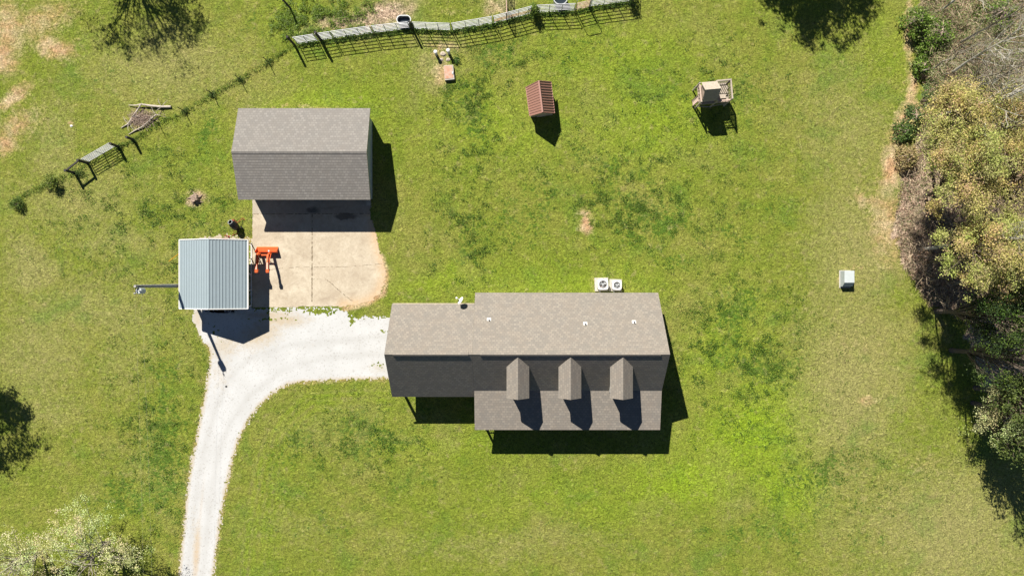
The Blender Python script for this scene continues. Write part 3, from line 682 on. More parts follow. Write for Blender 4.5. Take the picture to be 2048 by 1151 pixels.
for y in (487, 548.5, 611):
    b = MB(); b.beam(G(392, y, 2.0), G(cxr, y, 3.1), .06); b.beam(G(503, y, 2.0), G(cxr, y, 3.1), .06); b.build('rafter', M['white'], cp)
# gable sheets front and back
for y, off in ((613.8, .04), (484.2, -.04)):
    b = MB(); b.prism([G(388, y, 2.04), G(509, y, 2.04), G(cxr, y, 3.12)], (0, off, 0)); b.build('gable_sheet', M['tinroof'], cp)

# ------------------------------------------------------------------ FRONT LOADER (detached)
ld = thing('tractor_loader', 'orange front loader bucket with two lift arms standing on the concrete', 'tractor loader', G(524, 505))
def IA(px, py, z): return I(px, py, z)
bl, br_ = IA(509.8, 500, .5), IA(552.8, 500, .5)
b = MB()
xs0, xs1 = bl.x, br_.x; yb_ = IA(530, 504.5, .3).y; yf_ = IA(530, 494, .3).y
pf = [(yf_, .06), (yb_ + .02, .05), (yb_ - .06, .2), (yb_ - .05, .45), (yb_ + .02, .58)]
o = len(b.v)
for (ya, za), (yc, zc) in zip(pf[:-1], pf[1:]):
    b.prism([(xs0, ya, za), (xs1, ya, za), (xs1, yc, zc), (xs0, yc, zc)], (0, .015, .02))
b.build('bucket', M['orange'], ld)
for x in (xs0, xs1 - .03):
    b = MB(); b.prism([(x, y, z) for y, z in pf], (.03, 0, 0)); b.build('side_plate', M['orange'], ld)
b = MB(); b.box(((xs0 + xs1) / 2, yf_, .055), (xs1 - xs0, .1, .03)); b.build('cutting_edge', M['orange_worn'], ld)
for (bx, kx, ex) in ((518.6, 513.6, 512.9), (540.7, 536, 535)):
    pB = IA(bx, 504.5, .35); pK = IA(kx, 510, .78); pE = IA(ex, 541, 1.45); pM = pK.lerp(pE, .5) + Vector((0, 0, .07))
    b = MB(); b.beam(pB, pK, .13, .16); b.beam(pK, pM, .13, .18); b.beam(pM, pE, .14, .17); b.build('lift_arm', M['orange'], ld)
    b = MB(); b.box(pE + Vector((0, -.02, -.02)), (.22, .26, .22)); b.beam(pE, pE + Vector((.02, .08, -.42)), .1, .14); b.build('mounting_bracket', M['orange'], ld)
    b = MB(); b.tube([pB + Vector((.1, .02, .05)), pK.lerp(pM, .6) + Vector((.12, 0, -.08))], .035, 8); b.tube([pK.lerp(pM, .6) + Vector((.12, 0, -.08)), pM + Vector((.11, -.1, .0))], .05, 8); b.build('hydraulic_ram', M['orange'], ld)
    b = MB(); st = pK.lerp(pE, .35); b.beam(st + Vector((.1, 0, 0)), Vector((st.x + .22, st.y - .35, .03)), .04); b.build('stand_leg', M['redsteel'], ld)
b = MB(); b.tube([IA(515, 510, .78), IA(536, 510, .78)], .07, 10); b.build('cross_tube', M['orange'], ld)
b = MB(); b.box(IA(537.5, 501.5, .6), (.1, .12, .03)); b.build('hook', M['white'], ld)
b = MB(); e1 = IA(513, 541, 1.4)
b.tube([IA(515, 512, .8), IA(514, 525, 1.15), e1, e1 + Vector((.1, -.25, -.3)), e1 + Vector((-.1, -.1, -.9))], .018, 6); b.tube([IA(538, 512, .8), IA(537.5, 525, 1.2), IA(537, 541, 1.4), IA(538.5, 546, 1.0)], .018, 6); b.build('hose', M['rubber'], ld)

# ------------------------------------------------------------------ CEMENT MIXER beside the carport
mx = thing('cement_mixer', 'small black drum mixer on a red frame, on grass above the metal carport', 'cement mixer', G(474, 458))
c0 = I(467.5, 450, .72); ax = Vector((-.25, .42, .9)).normalized(); mt = ax.to_track_quat('Z', 'Y').to_matrix()
b = MB(); b.lathe([(.08, -.55), (.22, -.5), (.30, -.22), (.30, .12), (.20, .46), (.17, .50), (.14, .48), (.25, .1), (.24, -.2), (.05, -.4)], c0, 22, M3=mt); b.build('drum', M['black'], mx, True)
b = MB(); b.lathe([(.165, .485), (.19, .49), (.19, .52), (.165, .525), (.165, .485)], c0, 22, M3=mt, cap=False); b.build('rim', M['tank'], mx, True)
b = MB(); f1, f2 = G(486, 436, .05), G(468, 469, .05); m1 = G(475, 450, .55)
b.tube([f1, m1, f2], .025, 8); b.tube([f1, G(490, 440, .03)], .025, 8); b.tube([f2, G(476, 466, .03), G(464, 471, .03)], .025, 8); b.tube([G(474, 440, .7), G(479, 446, .6), m1], .03, 8); b.box(G(474, 443.5, .78), (.16, .26, .12), .3); b.build('frame', M['redsteel'], mx)
for w_ in (G(478, 462, .14), G(485, 455, .14)):
    b = MB(); b.lathe([(.05, -.03), (.14, -.03), (.14, .03), (.05, .03)], w_, 16, M3=Vector((.7, .7, 0)).to_track_quat('Z', 'Y').to_matrix()); b.build('wheel', M['rubber'], mx)
# trailer tongue
tt = thing('trailer_tongue', 'dark red trailer tongue and jack poking out above the metal carport roof', 'trailer tongue', G(458, 476))
b = MB(); b.beam(G(445, 478.5, .42), G(458, 477.5, .42), .07); b.beam(G(458, 500, .40), G(457.5, 477, .42), .08); b.build('tow_bar', M['redsteel'], tt)
b = MB(); b.tube([G(457.5, 473, 0), G(457.5, 473, .68)], .035, 8); b.tube([G(454, 471.5, .66), G(461, 471.5, .66)], .018, 6); b.box(G(457.5, 473, .02), (.16, .16, .03)); b.build('jack', M['redsteel'], tt)
b = MB(); b.tube([I(338, 522, .15), I(360, 505.5, 1.15), I(372, 497, 1.5)], .028, 8); tag(b.build('orange_pole', M['yellow']), 'thin yellow-orange pole leaning out from the left side of the metal carport', 'pole')

# ------------------------------------------------------------------ UTILITY POLE
up_ = thing('utility_pole', 'tall weathered utility pole with a grey transformer beside the metal carport', 'utility pole', G(377, 571))
pb = G(377, 571, 0); pt = G(364.5, 572.5, 7.55)
b = MB(); b.tube([pb, pb.lerp(pt, .5), pt], [.15, .13, .095], 12); b.build('shaft', M['pole'], up_)
ptr = pb.lerp(pt, .95); tc = ptr + Vector((.1, -.33, -.2))
b = MB(); b.lathe([(.2, -.34), (.22, -.32), (.22, .26), (.19, .32), (.05, .34)], tc, 20); tr_ = b.build('transformer', M['greybox'], up_)
for a_ in (-.1, .1):
    b = MB(); b.lathe([(.03, 0), (.05, .04), (.03, .07), (.05, .1), (.02, .15)], tc + Vector((a_, .02, .33)), 10); b.build('bushing', M['white'], tr_)
b = MB(); b.beam(ptr + Vector((0, 0, -.1)), tc, .07); b.build('bracket', M['tank'], up_)
b = MB(); b.beam(pt + Vector((0, .1, -.15)), pt + Vector((0, -.55, -.12)), .05); b.build('arm', M['darkwood'], up_)
b = MB(); b.lathe([(.03, -.12), (.05, -.06), (.035, 0), (.05, .06), (.02, .14)], pt + Vector((0, -.5, 0)), 10); b.build('insulator', M['white'], up_)
b = MB(); b.tube([ptr + Vector((.1, -.05, .3)), ptr + Vector((.25, -.5, -.1)), ptr + Vector((.16, -.7, -.3))], .02, 6); b.build('fuse_cutout', M['tank'], up_)
for (xa, za, xb, lab) in ((-.5, 0, 362, 'left overhead wire running down from the utility pole across the lawn'), (0.16, -.9, 377, 'right overhead wire running down from the utility pole across the lawn')):
    s_ = pt + Vector((0, -.5, za)); e_ = G(xb, 2300, 7.5 + za)
    pts = [s_.lerp(e_, t / 24) + Vector((0, 0, -3.0 * 4 * (t / 24) * (1 - t / 24) * .5)) for t in range(25)]
    b = MB(); b.tube(pts, .0032, 4); tag(b.build('overhead_wire', M['wire']), lab, 'wire', 'overhead wires from the utility pole')

# ------------------------------------------------------------------ AIR CONDITIONERS
def ac(cx_, cy_, w, h, label, inner, ang):
    c = I(cx_, cy_, h); root = thing('air_conditioner', label, 'air conditioner', (c.x, c.y, 0), 'air conditioners behind the house')
    b = MB(); b.box((c.x - .03, c.y, .05), (w + .24, w + .22, .1), ang); b.build('pad', M['concrete_rim'], root)
    b = MB(); n = 32; prof = []
    def sq(r): 
        out = []
        for k in range(n):
            t = 2 * math.pi * k / n + ang; cc, ss = math.cos(t - ang), math.sin(t - ang)
            m_ = (abs(cc) ** 5 + abs(ss) ** 5) ** (-1 / 5.0)
            out.append((math.cos(t) * m_ * r, math.sin(t) * m_ * r))
        return out
    def ring(r, z, circ=False):
        return [Vector((c.x + (math.cos(2 * math.pi * k / n + ang) * r if circ else x), c.y + (math.sin(2 * math.pi * k / n + ang) * r if circ else y), z)) for k, (x, y) in enumerate(sq(r))]
    rings = [ring(w / 2 * .97, .1), ring(w / 2 * .97, h - .06), ring(w / 2, h - .05), ring(w / 2, h), ring(w * .365, h + .01, True), ring(w * .36, h - .05, True)]
    vs = [v for r_ in rings for v in r_]
    fs = [(i * n + k, i * n + (k + 1) % n, (i + 1) * n + (k + 1) % n, (i + 1) * n + k) for i in range(len(rings) - 1) for k in range(n)]
    b.add(vs, fs); b.build('casing', M['white'], root)
    b = MB(); b.lathe([(.01, h - .34), (w * .355, h - .34), (w * .355, h - .30), (.01, h - .30)], (c.x, c.y, 0), 24); b.build('coil', inner, root)
    b = MB()
    for k in range(3):
        t = ang + k * 2.094 + .4
        b.prism([Vector((c.x, c.y, h - .14)) + Vector((math.cos(t + a) * r, math.sin(t + a) * r, z)) for a, r, z in ((-.1, .05, 0), (-.35, w * .33, .03), (.45, w * .33, -.03), (.4, .06, 0))], (0, 0, .015))
    b.build('fan', M['fan'], root)
    b = MB(); b.lathe([(.01, h - .22), (w * .11, h - .22), (w * .11, h - .03), (.01, h - .02)], (c.x, c.y, 0), 16); b.build('fan_motor', M['fan'], root)
    b = MB()
    for r_ in (.12, .2, .28, .355):
        t_ = [Vector((c.x + math.cos(2 * math.pi * k / 24) * w * r_, c.y + math.sin(2 * math.pi * k / 24) * w * r_, h)) for k in range(25)]
        b.tube(t_, .004, 4)
    for k in range(6):
        t = k * math.pi / 3; b.tube([(c.x, c.y, h + .01), (c.x + math.cos(t) * w * .36, c.y + math.sin(t) * w * .36, h)], .004, 4)
    b.build('grille', M['whitemetal'], root)
    b = MB(); b.tube([(c.x - .2, c.y - w / 2, .25), (c.x - .15, c.y - w / 2 - .25, .2), (c.x - .05, c.y - w / 2 - .75, .25)], .03, 8); b.build('refrigerant_line', M['whitemetal'], root)
ac(1206, 568.3, .85, .85, 'larger white air conditioner with a brown rusty inside, left of the pair', M['coil'], .03)
ac(1234, 570, .75, .72, 'smaller white air conditioner with a grey inside, right of the pair', M['coil2'], -.03)

# ------------------------------------------------------------------ SMALL SHED with brown-red roof
sh = thing('small_shed', 'small shed with a ribbed brown-red metal gable roof alone on the lawn', 'shed', G(1079, 208))
Wn, Ws = G(1051.1, 183, 1.22), G(1058.4, 239, 1.22); En, Es = G(1100.4, 172.5, 1.28), G(1107.4, 234, 1.28); Rn, Rs = G(1075, 178.5, 2.44), G(1082.5, 239, 2.44)
b = MB(); b.slab([Rn, Rs, Es, En], .04, side=0); b.slab([Rs, Rn, Wn, Ws], .04, side=0); sr = b.build('roof', [M['redroof']], sh)
b = MB(); ribs(Rn, Rs, Es, En, 12, .03, .045, b); ribs(Rs, Rn, Wn, Ws, 12, .03, .03, b); b.build('rib', M['redroof'], sr)
b = MB()
for a, c in ((Wn, Ws), (En, Es), (Rn, Wn), (Rn, En), (Rs, Ws), (Rs, Es)): b.beam(a, c, .05, .07)
b.beam(Rn + Vector((0, 0, .05)), Rs + Vector((0, 0, .05)), .12, .04); b.build('roof_edge', M['redroof'], sr)
b = MB()
def ins(p, k, z): c = (Wn + Ws + En + Es) / 4; r = c.lerp(p, k); return Vector((r.x, r.y, z))
wn, ws, es, en = (ins(p, .86, 0) for p in (Wn, Ws, Es, En)); upv = Vector((0, 0, 1))
for a, c in ((wn, ws), (en, es)): b.prism([a, c, c + upv * 1.3, a + upv * 1.3], (.05, 0, 0))
for a, c in ((ws, es), (wn, en)): b.prism([a, c, c + upv * 1.36, (a + c) / 2 + upv * 2.22, a + upv * 1.36], (0, .05, 0))
b.build('wall', M['oldwood'], sh)
b = MB(); md = (ws + es) / 2; b.box(md + Vector((0, -.03, .65)), (.7, .04, 1.25), math.atan2((es - ws).y, (es - ws).x)); b.build('door', M['oldwood'], sh)

# ------------------------------------------------------------------ PLAYHOUSE TOWER
ph = thing('play_tower', 'raised wooden playhouse with grey boards and a railed deck, on the lawn at upper right', 'playhouse', G(1416, 195))
th = math.atan2(5.0, 57); Rz = Matrix.Rotation(th, 3, 'Z'); C0 = G(1416, 195)
def L(u, v, z): return C0 + Rz @ Vector((u, v, 0)) + Vector((0, 0, z))
dzf = 1.35; U0, U1, V0, V1 = -1.16, 1.18, -.78, .66
b = MB()
n = 9
for i in range(n): b.box(L((U0 + U1) / 2, V0 + (V1 - V0) * (i + .5) / n, dzf), (U1 - U0, (V1 - V0) / n - .015, .035), th)
b.box(L(0, V0, dzf - .08), (U1 - U0, .05, .12), th); b.box(L(0, V1, dzf - .08), (U1 - U0, .05, .12), th)
b.build('deck', M['oldwood'], ph)
for u, v, z in ((U0, V0, 2.3), (U0, V1, 2.3), (U1, V0, 2.5), (U1, V1, 2.5), (.1, V0, 2.4), (.1, V1, 2.4)):
    b = MB(); b.beam(L(u, v, 0), L(u, v, z), .09); b.build('post', M['oldwood'], ph)
def prail(u0, v0, u1, v1, name='railing', nb=7, mat='pinkwood', zt=2.45):
    b = MB(); b.beam(L(u0, v0, zt), L(u1, v1, zt), .10, .05); b.beam(L(u0, v0, zt - .2), L(u1, v1, zt - .2), .03, .07); b.beam(L(u0, v0, 1.5), L(u1, v1, 1.5), .03, .07)
    for i in range(nb): t = (i + .5) / nb; b.beam(L(u0 + (u1 - u0) * t, v0 + (v1 - v0) * t, 1.42), L(u0 + (u1 - u0) * t, v0 + (v1 - v0) * t, zt), .07, .025)
    b.build(name, M[mat], ph)
prail(.1, V1, U1, V1, mat='greybox' if False else 'oldwood'); prail(U1, V0, U1, V1, nb=8, mat='oldwood'); prail(.1, V0, U1, V0, zt=2.0, nb=5)
prail(U0, V0, U0, V1, nb=5, zt=2.2)
# cabin
cu0, cu1, cv0, cv1 = -.98, .08, -.62, .5
b = MB()
for v in (cv0, cv1):
    for i in range(8): b.box(L((cu0 + cu1) / 2, v, dzf + .06 + i * .12), (cu1 - cu0, .03, .108), th)
for u in (cu0, cu1):
    b.prism([L(u, cv0, dzf + .02), L(u, cv1, dzf + .02), L(u, cv1, 2.25), L(u, (cv0 + cv1) / 2, 3.1), L(u, cv0, 2.25)], Rz @ Vector((.03, 0, 0)))
b.build('cabin_wall', M['pinkwood'], ph)
rv = -.16; ru0, ru1 = -1.1, .12
b = MB(); rA, rB = L(ru0, rv, 3.32), L(ru1, rv, 3.32)
nA, nB = L(ru0, rv + .80, 2.45), L(ru1, rv + .80, 2.45); sA, sB = L(ru0, rv - .62, 2.12), L(ru1, rv - .62, 2.12)
for (a, c, e, f) in ((rA, rB, nB, nA), (rA, rB, sB, sA)):
    nb = 8
    for i in range(nb):
        t0, t1 = i / nb, (i + .9) / nb
        b.slab([a.lerp(f, t0), c.lerp(e, t0), c.lerp(e, t1), a.lerp(f, t1)], .03, side=0)
b.build('roof', [M['oldwood']], ph)
b = MB(); b.box(L(.62, -.38, 1.62), (.62, .32, .04), th); b.box(L(.38, -.38, 1.48), (.04, .3, .24), th); b.box(L(.86, -.38, 1.48), (.04, .3, .24), th); b.build('bench', M['oldwood'], ph)
b = MB()
for v in (-.1, -.55): b.beam(L(-1.30, v - .05, 0), L(-1.16, v, 1.5), .05, .1)
for i in range(5): t = (i + .8) / 5.6; b.beam(L(-1.30 + .14 * t, -.12, 1.5 * t), L(-1.30 + .14 * t, -.58, 1.5 * t), .08, .03)
b.build('ladder', M['pinkwood'], ph)
b = MB(); b.beam(L(U0, V0, .7), L(-.1, V0, .15), .07, .04); b.beam(L(-.1, V0, .15), L(U1, V0, .8), .05); b.build('brace', M['oldwood'], ph)
b = MB(); b.beam(L(U1, V0, .75), L(U1, V1, .15), .04, .07); b.build('brace', M['oldwood'], ph)

# ------------------------------------------------------------------ GREY UTILITY BOX
ub = thing('utility_cabinet', 'pale grey metal utility cabinet standing alone on the lawn at right', 'cabinet', G(1690, 557))
b = MB(); x0, x1 = G(1679.5, 0).x, G(1699, 0).x; yt, ym, ys = G(0, 541.5).y, G(0, 565).y, G(0, 574).y
def uz(a): return a
b.prism([(x0, yt, .06), (x0, ys + .06, .06), (x0, ys + .06, .5), (x0, ym, .86), (x0, yt, .86)], (x1 - x0, 0, 0)); b.build('cover', M['greybox'], ub)
b = MB(); b.box(((x0 + x1) / 2, (yt + ys) / 2, .03), (x1 - x0 + .12, yt - ys + .1, .06)); b.build('base', M['concrete_rim'], ub)
b = MB(); b.box((x0 + .22, ys + .03, .3), (.1, .05, .12)); b.build('latch', M['tank'], ub)

# ------------------------------------------------------------------ HATCH, PIPES
ht = thing('cistern_hatch', 'rusty metal hatch on a pale concrete rim in the lawn below the fence', 'hatch', I(898, 145, .2))
b = MB(); Q = [I(887.3, 131.1, .28), I(906, 129.7, .28), I(908.8, 158.4, .28), I(889.7, 160.3, .28)]; b.prism(Q, (0, 0, -.28)); b.build('rim', M['concrete_rim'], ht)
b = MB(); cc = sum(Q, Vector()) / 4; b.prism([cc.lerp(v, .88) + Vector((-.03, .02, .025)) for v in Q], (0, 0, -.02)); b.build('lid', M['rustplate'], ht)
b = MB(); b.box(I(905.3, 145.5, .32), (.12, .2, .04)); b.build('handle', M['tank'], ht)
for (x, y, bx, by, z, lab) in ((871, 104, 873.5, 109, .68, 'left of two white-capped vent pipes above the rusty hatch'), (896.3, 101, 898, 105, .78, 'right of two white-capped vent pipes above the rusty hatch')):
    rt = thing('vent_pipe', lab, 'pipe', G(bx, by), 'white-capped pipes near the hatch')
    t_ = I(x, y, z); b = MB(); b.tube([Vector((t_.x, t_.y, 0)), Vector((t_.x, t_.y, z))], .11, 14); b.build('riser', M['greybox'], rt)
    b = MB(); b.lathe([(.11, 0), (.15, 0), (.15, .06), (.10, .10), (.02, .12)], (t_.x, t_.y, z), 16); b.build('cap', M['white'], rt)

def rock(c, r, mat, name, seed, flat=.6):
    rs = random.Random(seed); b = MB(); prof = []
    n, m_ = 9, 5; vs = []
    for i in range(m_ + 1):
        ph_ = math.pi / 2 * i / m_
        for k in range(n):
            rr = r * math.cos(ph_) * rs.uniform(.75, 1.2); t = 2 * math.pi * k / n
            vs.append(Vector(c) + Vector((rr * math.cos(t) * 1.2, rr * math.sin(t), r * flat * math.sin(ph_) * rs.uniform(.85, 1.1))))
    fs = [(i * n + k, i * n + (k + 1) % n, (i + 1) * n + (k + 1) % n, (i + 1) * n + k) for i in range(m_) for k in range(n)] + [tuple(m_ * n + k for k in range(n))]
    b.add(vs, fs); return b.build(name, mat)
for i, (x, y, r, lab) in enumerate(((883, 119.5, .13, 'small pale rock at the left, above the rusty hatch'), (896, 119.5, .15, 'pale tan rock in the middle, above the rusty hatch'), (886, 108, .2, 'brown lumpy rock between the two white-capped pipes'))):
    tag(rock(G(x, y), r, M['stone'], 'rock', i), lab, 'rock', 'rocks above the hatch')
tag(rock(G(143, 252), .1, M['white'], 'rock', 9), 'lone small white rock in the field above the left gate', 'rock')
tag(rock(G(452.5, 772), .08, M['black'], 'rock', 19), 'tiny black stone lying on the white gravel drive', 'rock')
# stump
st = thing('tree_stump', 'ragged brown tree stump on bare earth left of the garage', 'stump', G(391, 396))
b = MB(); c = G(391, 397); nn_ = 14; vs = []
rs = random.Random(4)
for z, r in ((0, .42), (.12, .33), (.36, .30), (.38, .24)):
    for k in range(nn_):
        t = 2 * math.pi * k / nn_; rr = r * rs.uniform(.72, 1.25); vs.append(c + Vector((rr * math.cos(t), rr * math.sin(t) * .85, z + rs.uniform(-.03, .06) * (z > 0))))
b.add(vs, [(i * nn_ + k, i * nn_ + (k + 1) % nn_, (i + 1) * nn_ + (k + 1) % nn_, (i + 1) * nn_ + k) for i in range(3) for k in range(nn_)] + [tuple(3 * nn_ + k for k in range(nn_))]); b.build('trunk', M['stump'], st)
for k in range(5):
    t = k * 1.3 + .4; b = MB(); b.tube([c + Vector((math.cos(t) * .2, math.sin(t) * .2, .12)), c + Vector((math.cos(t) * .45, math.sin(t) * .4, .05)), c + Vector((math.cos(t + .2) * .7, math.sin(t + .2) * .62, .0))], [.09, .06, .02], 7); b.build('root', M['stump'], st)

# ------------------------------------------------------------------ BRUSH PILE
for lab, pts, r in (('long bleached branch lying across the top of the brush pile', [(259, 211, .1), (275, 212, .2), (285, 210, .25), (305, 213, .2), (325, 214.5, .15), (343, 214, .1)], [.03, .05, .06, .085, .09, .1]),
                    ('forked bleached branch lying along the left of the brush pile', [(286, 210, .3), (277, 222, .2), (267, 235, .15), (258, 248, .1), (243, 256, .06)], [.05, .06, .075, .06, .03]),
                    ('straight bleached branch lying along the bottom of the brush pile', [(322, 230, .1), (314, 231, .2), (300, 243, .15), (285, 255, .12), (270, 262, .08), (258, 269, .05)], [.02, .05, .06, .06, .05, .03])):
    b = MB(); b.tube([G(*p) for p in pts], r, 7)
    for k in range(4):
        i = random.randrange(1, len(pts) - 1); p = G(*pts[i]); d = Vector((random.uniform(-1, 1), random.uniform(-1, 1), .3)).normalized()
        b.tube([p, p + d * .35, p + d * .7 + Vector((.05, .05, -.1))], [.03, .02, .008], 5)
    tag(b.build('dead_branch', M['deadwood']), lab, 'branch', 'bleached branches of the brush pile')
b = MB()
for k in range(260):
    p = G(random.gauss(286, 12), random.gauss(237, 7), random.uniform(.03, .25)); d = Vector((random.gauss(0, 1), random.gauss(0, 1), random.gauss(0, .25))).normalized() * random.uniform(.15, .5)
    b.tube([p - d, p + d + Vector((0, 0, .03))], [.014, .006], 4, cap=False)
tag(b.build('twig_heap', M['twig']), 'heap of loose pinkish brown twigs between the bleached branches', 'twigs', kind='stuff')

# ------------------------------------------------------------------ WATER TANKS
def tank(pc, w, h, lab, hh=.6):
    root = thing('water_trough', lab, 'trough', pc, 'stock tanks behind the pipe fence'); r = h / 2; st_ = w / 2 - r
    def oval(rr, z): return [Vector((pc.x, pc.y, z)) + Vector(((st_ if math.cos(t) > 0 else -st_) + math.cos(t) * rr, math.sin(t) * rr, 0)) for t in [2 * math.pi * (k + .5) / 28 for k in range(28)]]
    b = MB(); n = 28
    rings = [oval(r, 0), oval(r, hh), oval(r + .03, hh + .01), oval(r + .03, hh + .05), oval(r - .04, hh + .05), oval(r - .04, .3)]
    b.add([v for g_ in rings for v in g_], [(i * n + k, i * n + (k + 1) % n, (i + 1) * n + (k + 1) % n, (i + 1) * n + k) for i in range(5) for k in range(n)]); b.build('wall', M['tank'], root)
    b = MB(); b.add(oval(r - .04, .36), [tuple(range(n))]); b.build('water', M['glass'] , root)
p = I(807.5, 39.5, .6); tank(Vector((p.x, p.y, 0)), 1.10, .66, 'oval galvanised stock tank full of dark water behind the middle of the fence')
p = I(1121, -3, .6); tank(Vector((p.x, p.y, 0)), 1.08, .96, 'rounder galvanised stock tank of dark water, cut off by the top edge')

# ------------------------------------------------------------------ CORRAL PANELS
def panel(a, c, lab, h=1.6, nr=6, nup=2, mat='galv', z0=.14, name='pipe_fence', group='pipe panels of the top fence', rusty=(), curve=True, cat='fence panel', r=.028):
    A, B = G(*a), G(*c); root = thing(name, lab, cat, (A + B) / 2, group)
    for i in range(nr):
        z = z0 + (h - z0) * i / (nr - 1)
        b = MB(); b.tube([A + Vector((0, 0, z)), B + Vector((0, 0, z))], r, 6); b.build('rail', M['rustpipe' if i in rusty else mat], root)
    for i in range(nup + 2):
        p = A.lerp(B, i / (nup + 1)); b = MB()
        b.tube([p, p + Vector((0, 0, h))], r * 1.05, 6); b.build('upright', M[mat], root)
    return root
PN = [((597, 88.5), (636, 82.3), 'leftmost short panel of the pipe fence between two dark posts', 1, ()), ((640, 81.6), (667, 77.3), 'short pipe panel just right of the second dark post', 0, ()),
      ((670, 76.8), (746, 66.4), 'pipe panel above the garage roof, third from the fence left end', 2, ()), ((749.5, 65.9), (820, 58.2), 'pipe panel touching the oval stock tank from its left', 2, ()),
      ((830, 58.6), (902, 61.2), 'pipe panel right of the oval stock tank, sloping down to the right', 2, ()), ((906, 61), (984.5, 47.6), 'pipe panel rising to the right, above the two white-capped pipes', 2, ()),
      ((988, 47), (1062, 27.6), 'pipe panel with a rust streaked rail left of the leafy post', 2, (1, 2)), ((1073, 26), (1147.5, 22.4), 'pipe panel directly below the rounder stock tank', 2, ()),
      ((1181, 13.4), (1258, 3), 'rightmost pipe panel, just right of the narrow arched gate', 2, ())]
for a, c, lab, nup, ru in PN: panel(a, c, lab, nup=nup, rusty=ru)
panel((1014, 41), (1011, -40), 'reddish pipe panel running away upward, seen edge on from above', nup=2, rusty=(0, 1, 2, 3, 4, 5), mat='rustpipe')
panel((1262, 2.5), (1266, -70), 'pipe panel turning upward at the right end of the fence', nup=2)
# narrow arched gate
ga, gb = (1151.5, 21.2), (1177.5, 15)
gt = panel(ga, gb, 'narrow arched walk-through gate in the pipe fence', h=1.5, nup=0, name='walk_gate', group=None, cat='gate', mat='rustpipe')
A, B = G(1150, 21.6), G(1179, 14.8); b = MB(); b.tube([A, A + Vector((0, 0, 2.2)), A.lerp(B, .12) + Vector((0, 0, 2.38)), A.lerp(B, .88) + Vector((0, 0, 2.38)), B + Vector((0, 0, 2.2)), B], .03, 6); b.build('arch', M['galv'], gt)
# dark posts of the top fence
def wpost(pos, h, r, lab, name='fence_post', group='dark fence posts', mat='darkwood', lean=(0, 0)):
    root = thing(name, lab, 'post', G(*pos), group); A = G(*pos)
    b = MB(); b.tube([A, A + Vector((lean[0], lean[1], h))], [r, r * .92], 10); b.build('shaft', M[mat], root)
    return root
wpost((589, 90), 2.0, .10, 'thick dark post at the left end of the pipe fence')
wpost((643, 81), 1.95, .11, 'thick dark post between the first two pipe fence panels')
wpost((825, 59), 1.75, .09, 'dark leafy post right of the oval stock tank')
wpost((582, 18), 1.7, .085, 'lone dark post in the rough grass above the left end of the fence', lean=(-.15, .1))
wpost((268.3, 280), 1.25, .11, 'thick dark post just below the brush pile')
wpost((238, 293.4), 1.35, .11, 'thick dark post at the right end of the left gate')
wpost((176.4, 326.4), 1.5, .11, 'thick dark post at the left end of the left gate')
wpost((151, 346), 1.45, .11, 'thick dark brace post, farthest left of the gate posts')
b = MB(); b.beam(G(176.4, 326.4, 1.3), G(151, 346, 1.3), .11); tag(b.build('brace_rail', M['darkwood']), 'dark wooden rail joining the two posts left of the left gate', 'rail')
gA, gB = (180, 323.5), (234.5, 292)
panel(gA, gB, 'grey pipe farm gate hung between two dark posts in the left fence', h=1.25, nr=6, nup=1, name='farm_gate', group=None, cat='gate', z0=.2)
# steel T posts
labs = ['nearest the dark left end post', 'between the garage corner and the left end post', 'above the garage left corner', 'up-left of the garage roof corner', 'just right of the brush pile']
tp = None
for k, ((x, y), lb) in enumerate(zip([(536.5, 124), (481, 159.3), (425.2, 187.8), (369.6, 222.5), (317, 246)], labs)):
    lab = 'thin dark steel fence post ' + lb
    if tp is None:
        tp = thing('steel_post', lab, 'post', G(x, y), 'thin steel posts of the left fence'); b = MB(); A = G(x, y)
        b.beam(A, A + Vector((0, 0, 1.25)), .055, .03); b.build('shaft', M['darkwood'], tp)
        b = MB(); b.box(A + Vector((0, 0, .2)), (.12, .02, .14)); b.build('anchor_plate', M['darkwood'], tp)
    else: copy_tree(tp, G(x, y), lab)

# ------------------------------------------------------------------ VEGETATION
def leaves(centers, n_each, spread, size, cols, tintvar=.25, flat=.6, normal_up=.5):
    """leaf quads gathered round centres; returns verts, quads, colours"""
    C_ = np.repeat(np.asarray(centers, float), n_each, 0); n = len(C_)
    sp = np.asarray(spread, float); sp = np.repeat(sp, n_each) if sp.ndim else np.full(n, float(sp))
    P = C_ + rng.normal(0, 1, (n, 3)) * sp[:, None] * np.array([1, 1, flat])
    nrm = rng.normal(0, 1, (n, 3)); nrm[:, 2] = np.abs(nrm[:, 2]) + normal_up; nrm /= np.linalg.norm(nrm, axis=1)[:, None]
    u = np.cross(nrm, rng.normal(0, 1, (n, 3))); u /= np.linalg.norm(u, axis=1)[:, None] + 1e-9; v = np.cross(nrm, u)
    s = size * rng.uniform(.6, 1.4, n)[:, None]
    V = np.stack([P - u * s, P - v * s * .55, P + u * s, P + v * s * .55], 1).reshape(-1, 3)
    V[:, 2] = np.maximum(V[:, 2], .02)
    q_ = np.arange(len(V)).reshape(-1, 4)
    cols = np.asarray(cols); ci = np.repeat(rng.integers(0, len(cols), len(centers)), n_each)
    alt = rng.random(n) < .3; ci[alt] = rng.integers(0, len(cols), alt.sum())
    c = cols[ci] * rng.uniform(1 - tintvar, 1 + tintvar, n)[:, None]
    c = np.concatenate([c, np.ones((n, 1))], 1); c = np.repeat(c, 4, 0)
    return V, q_, c

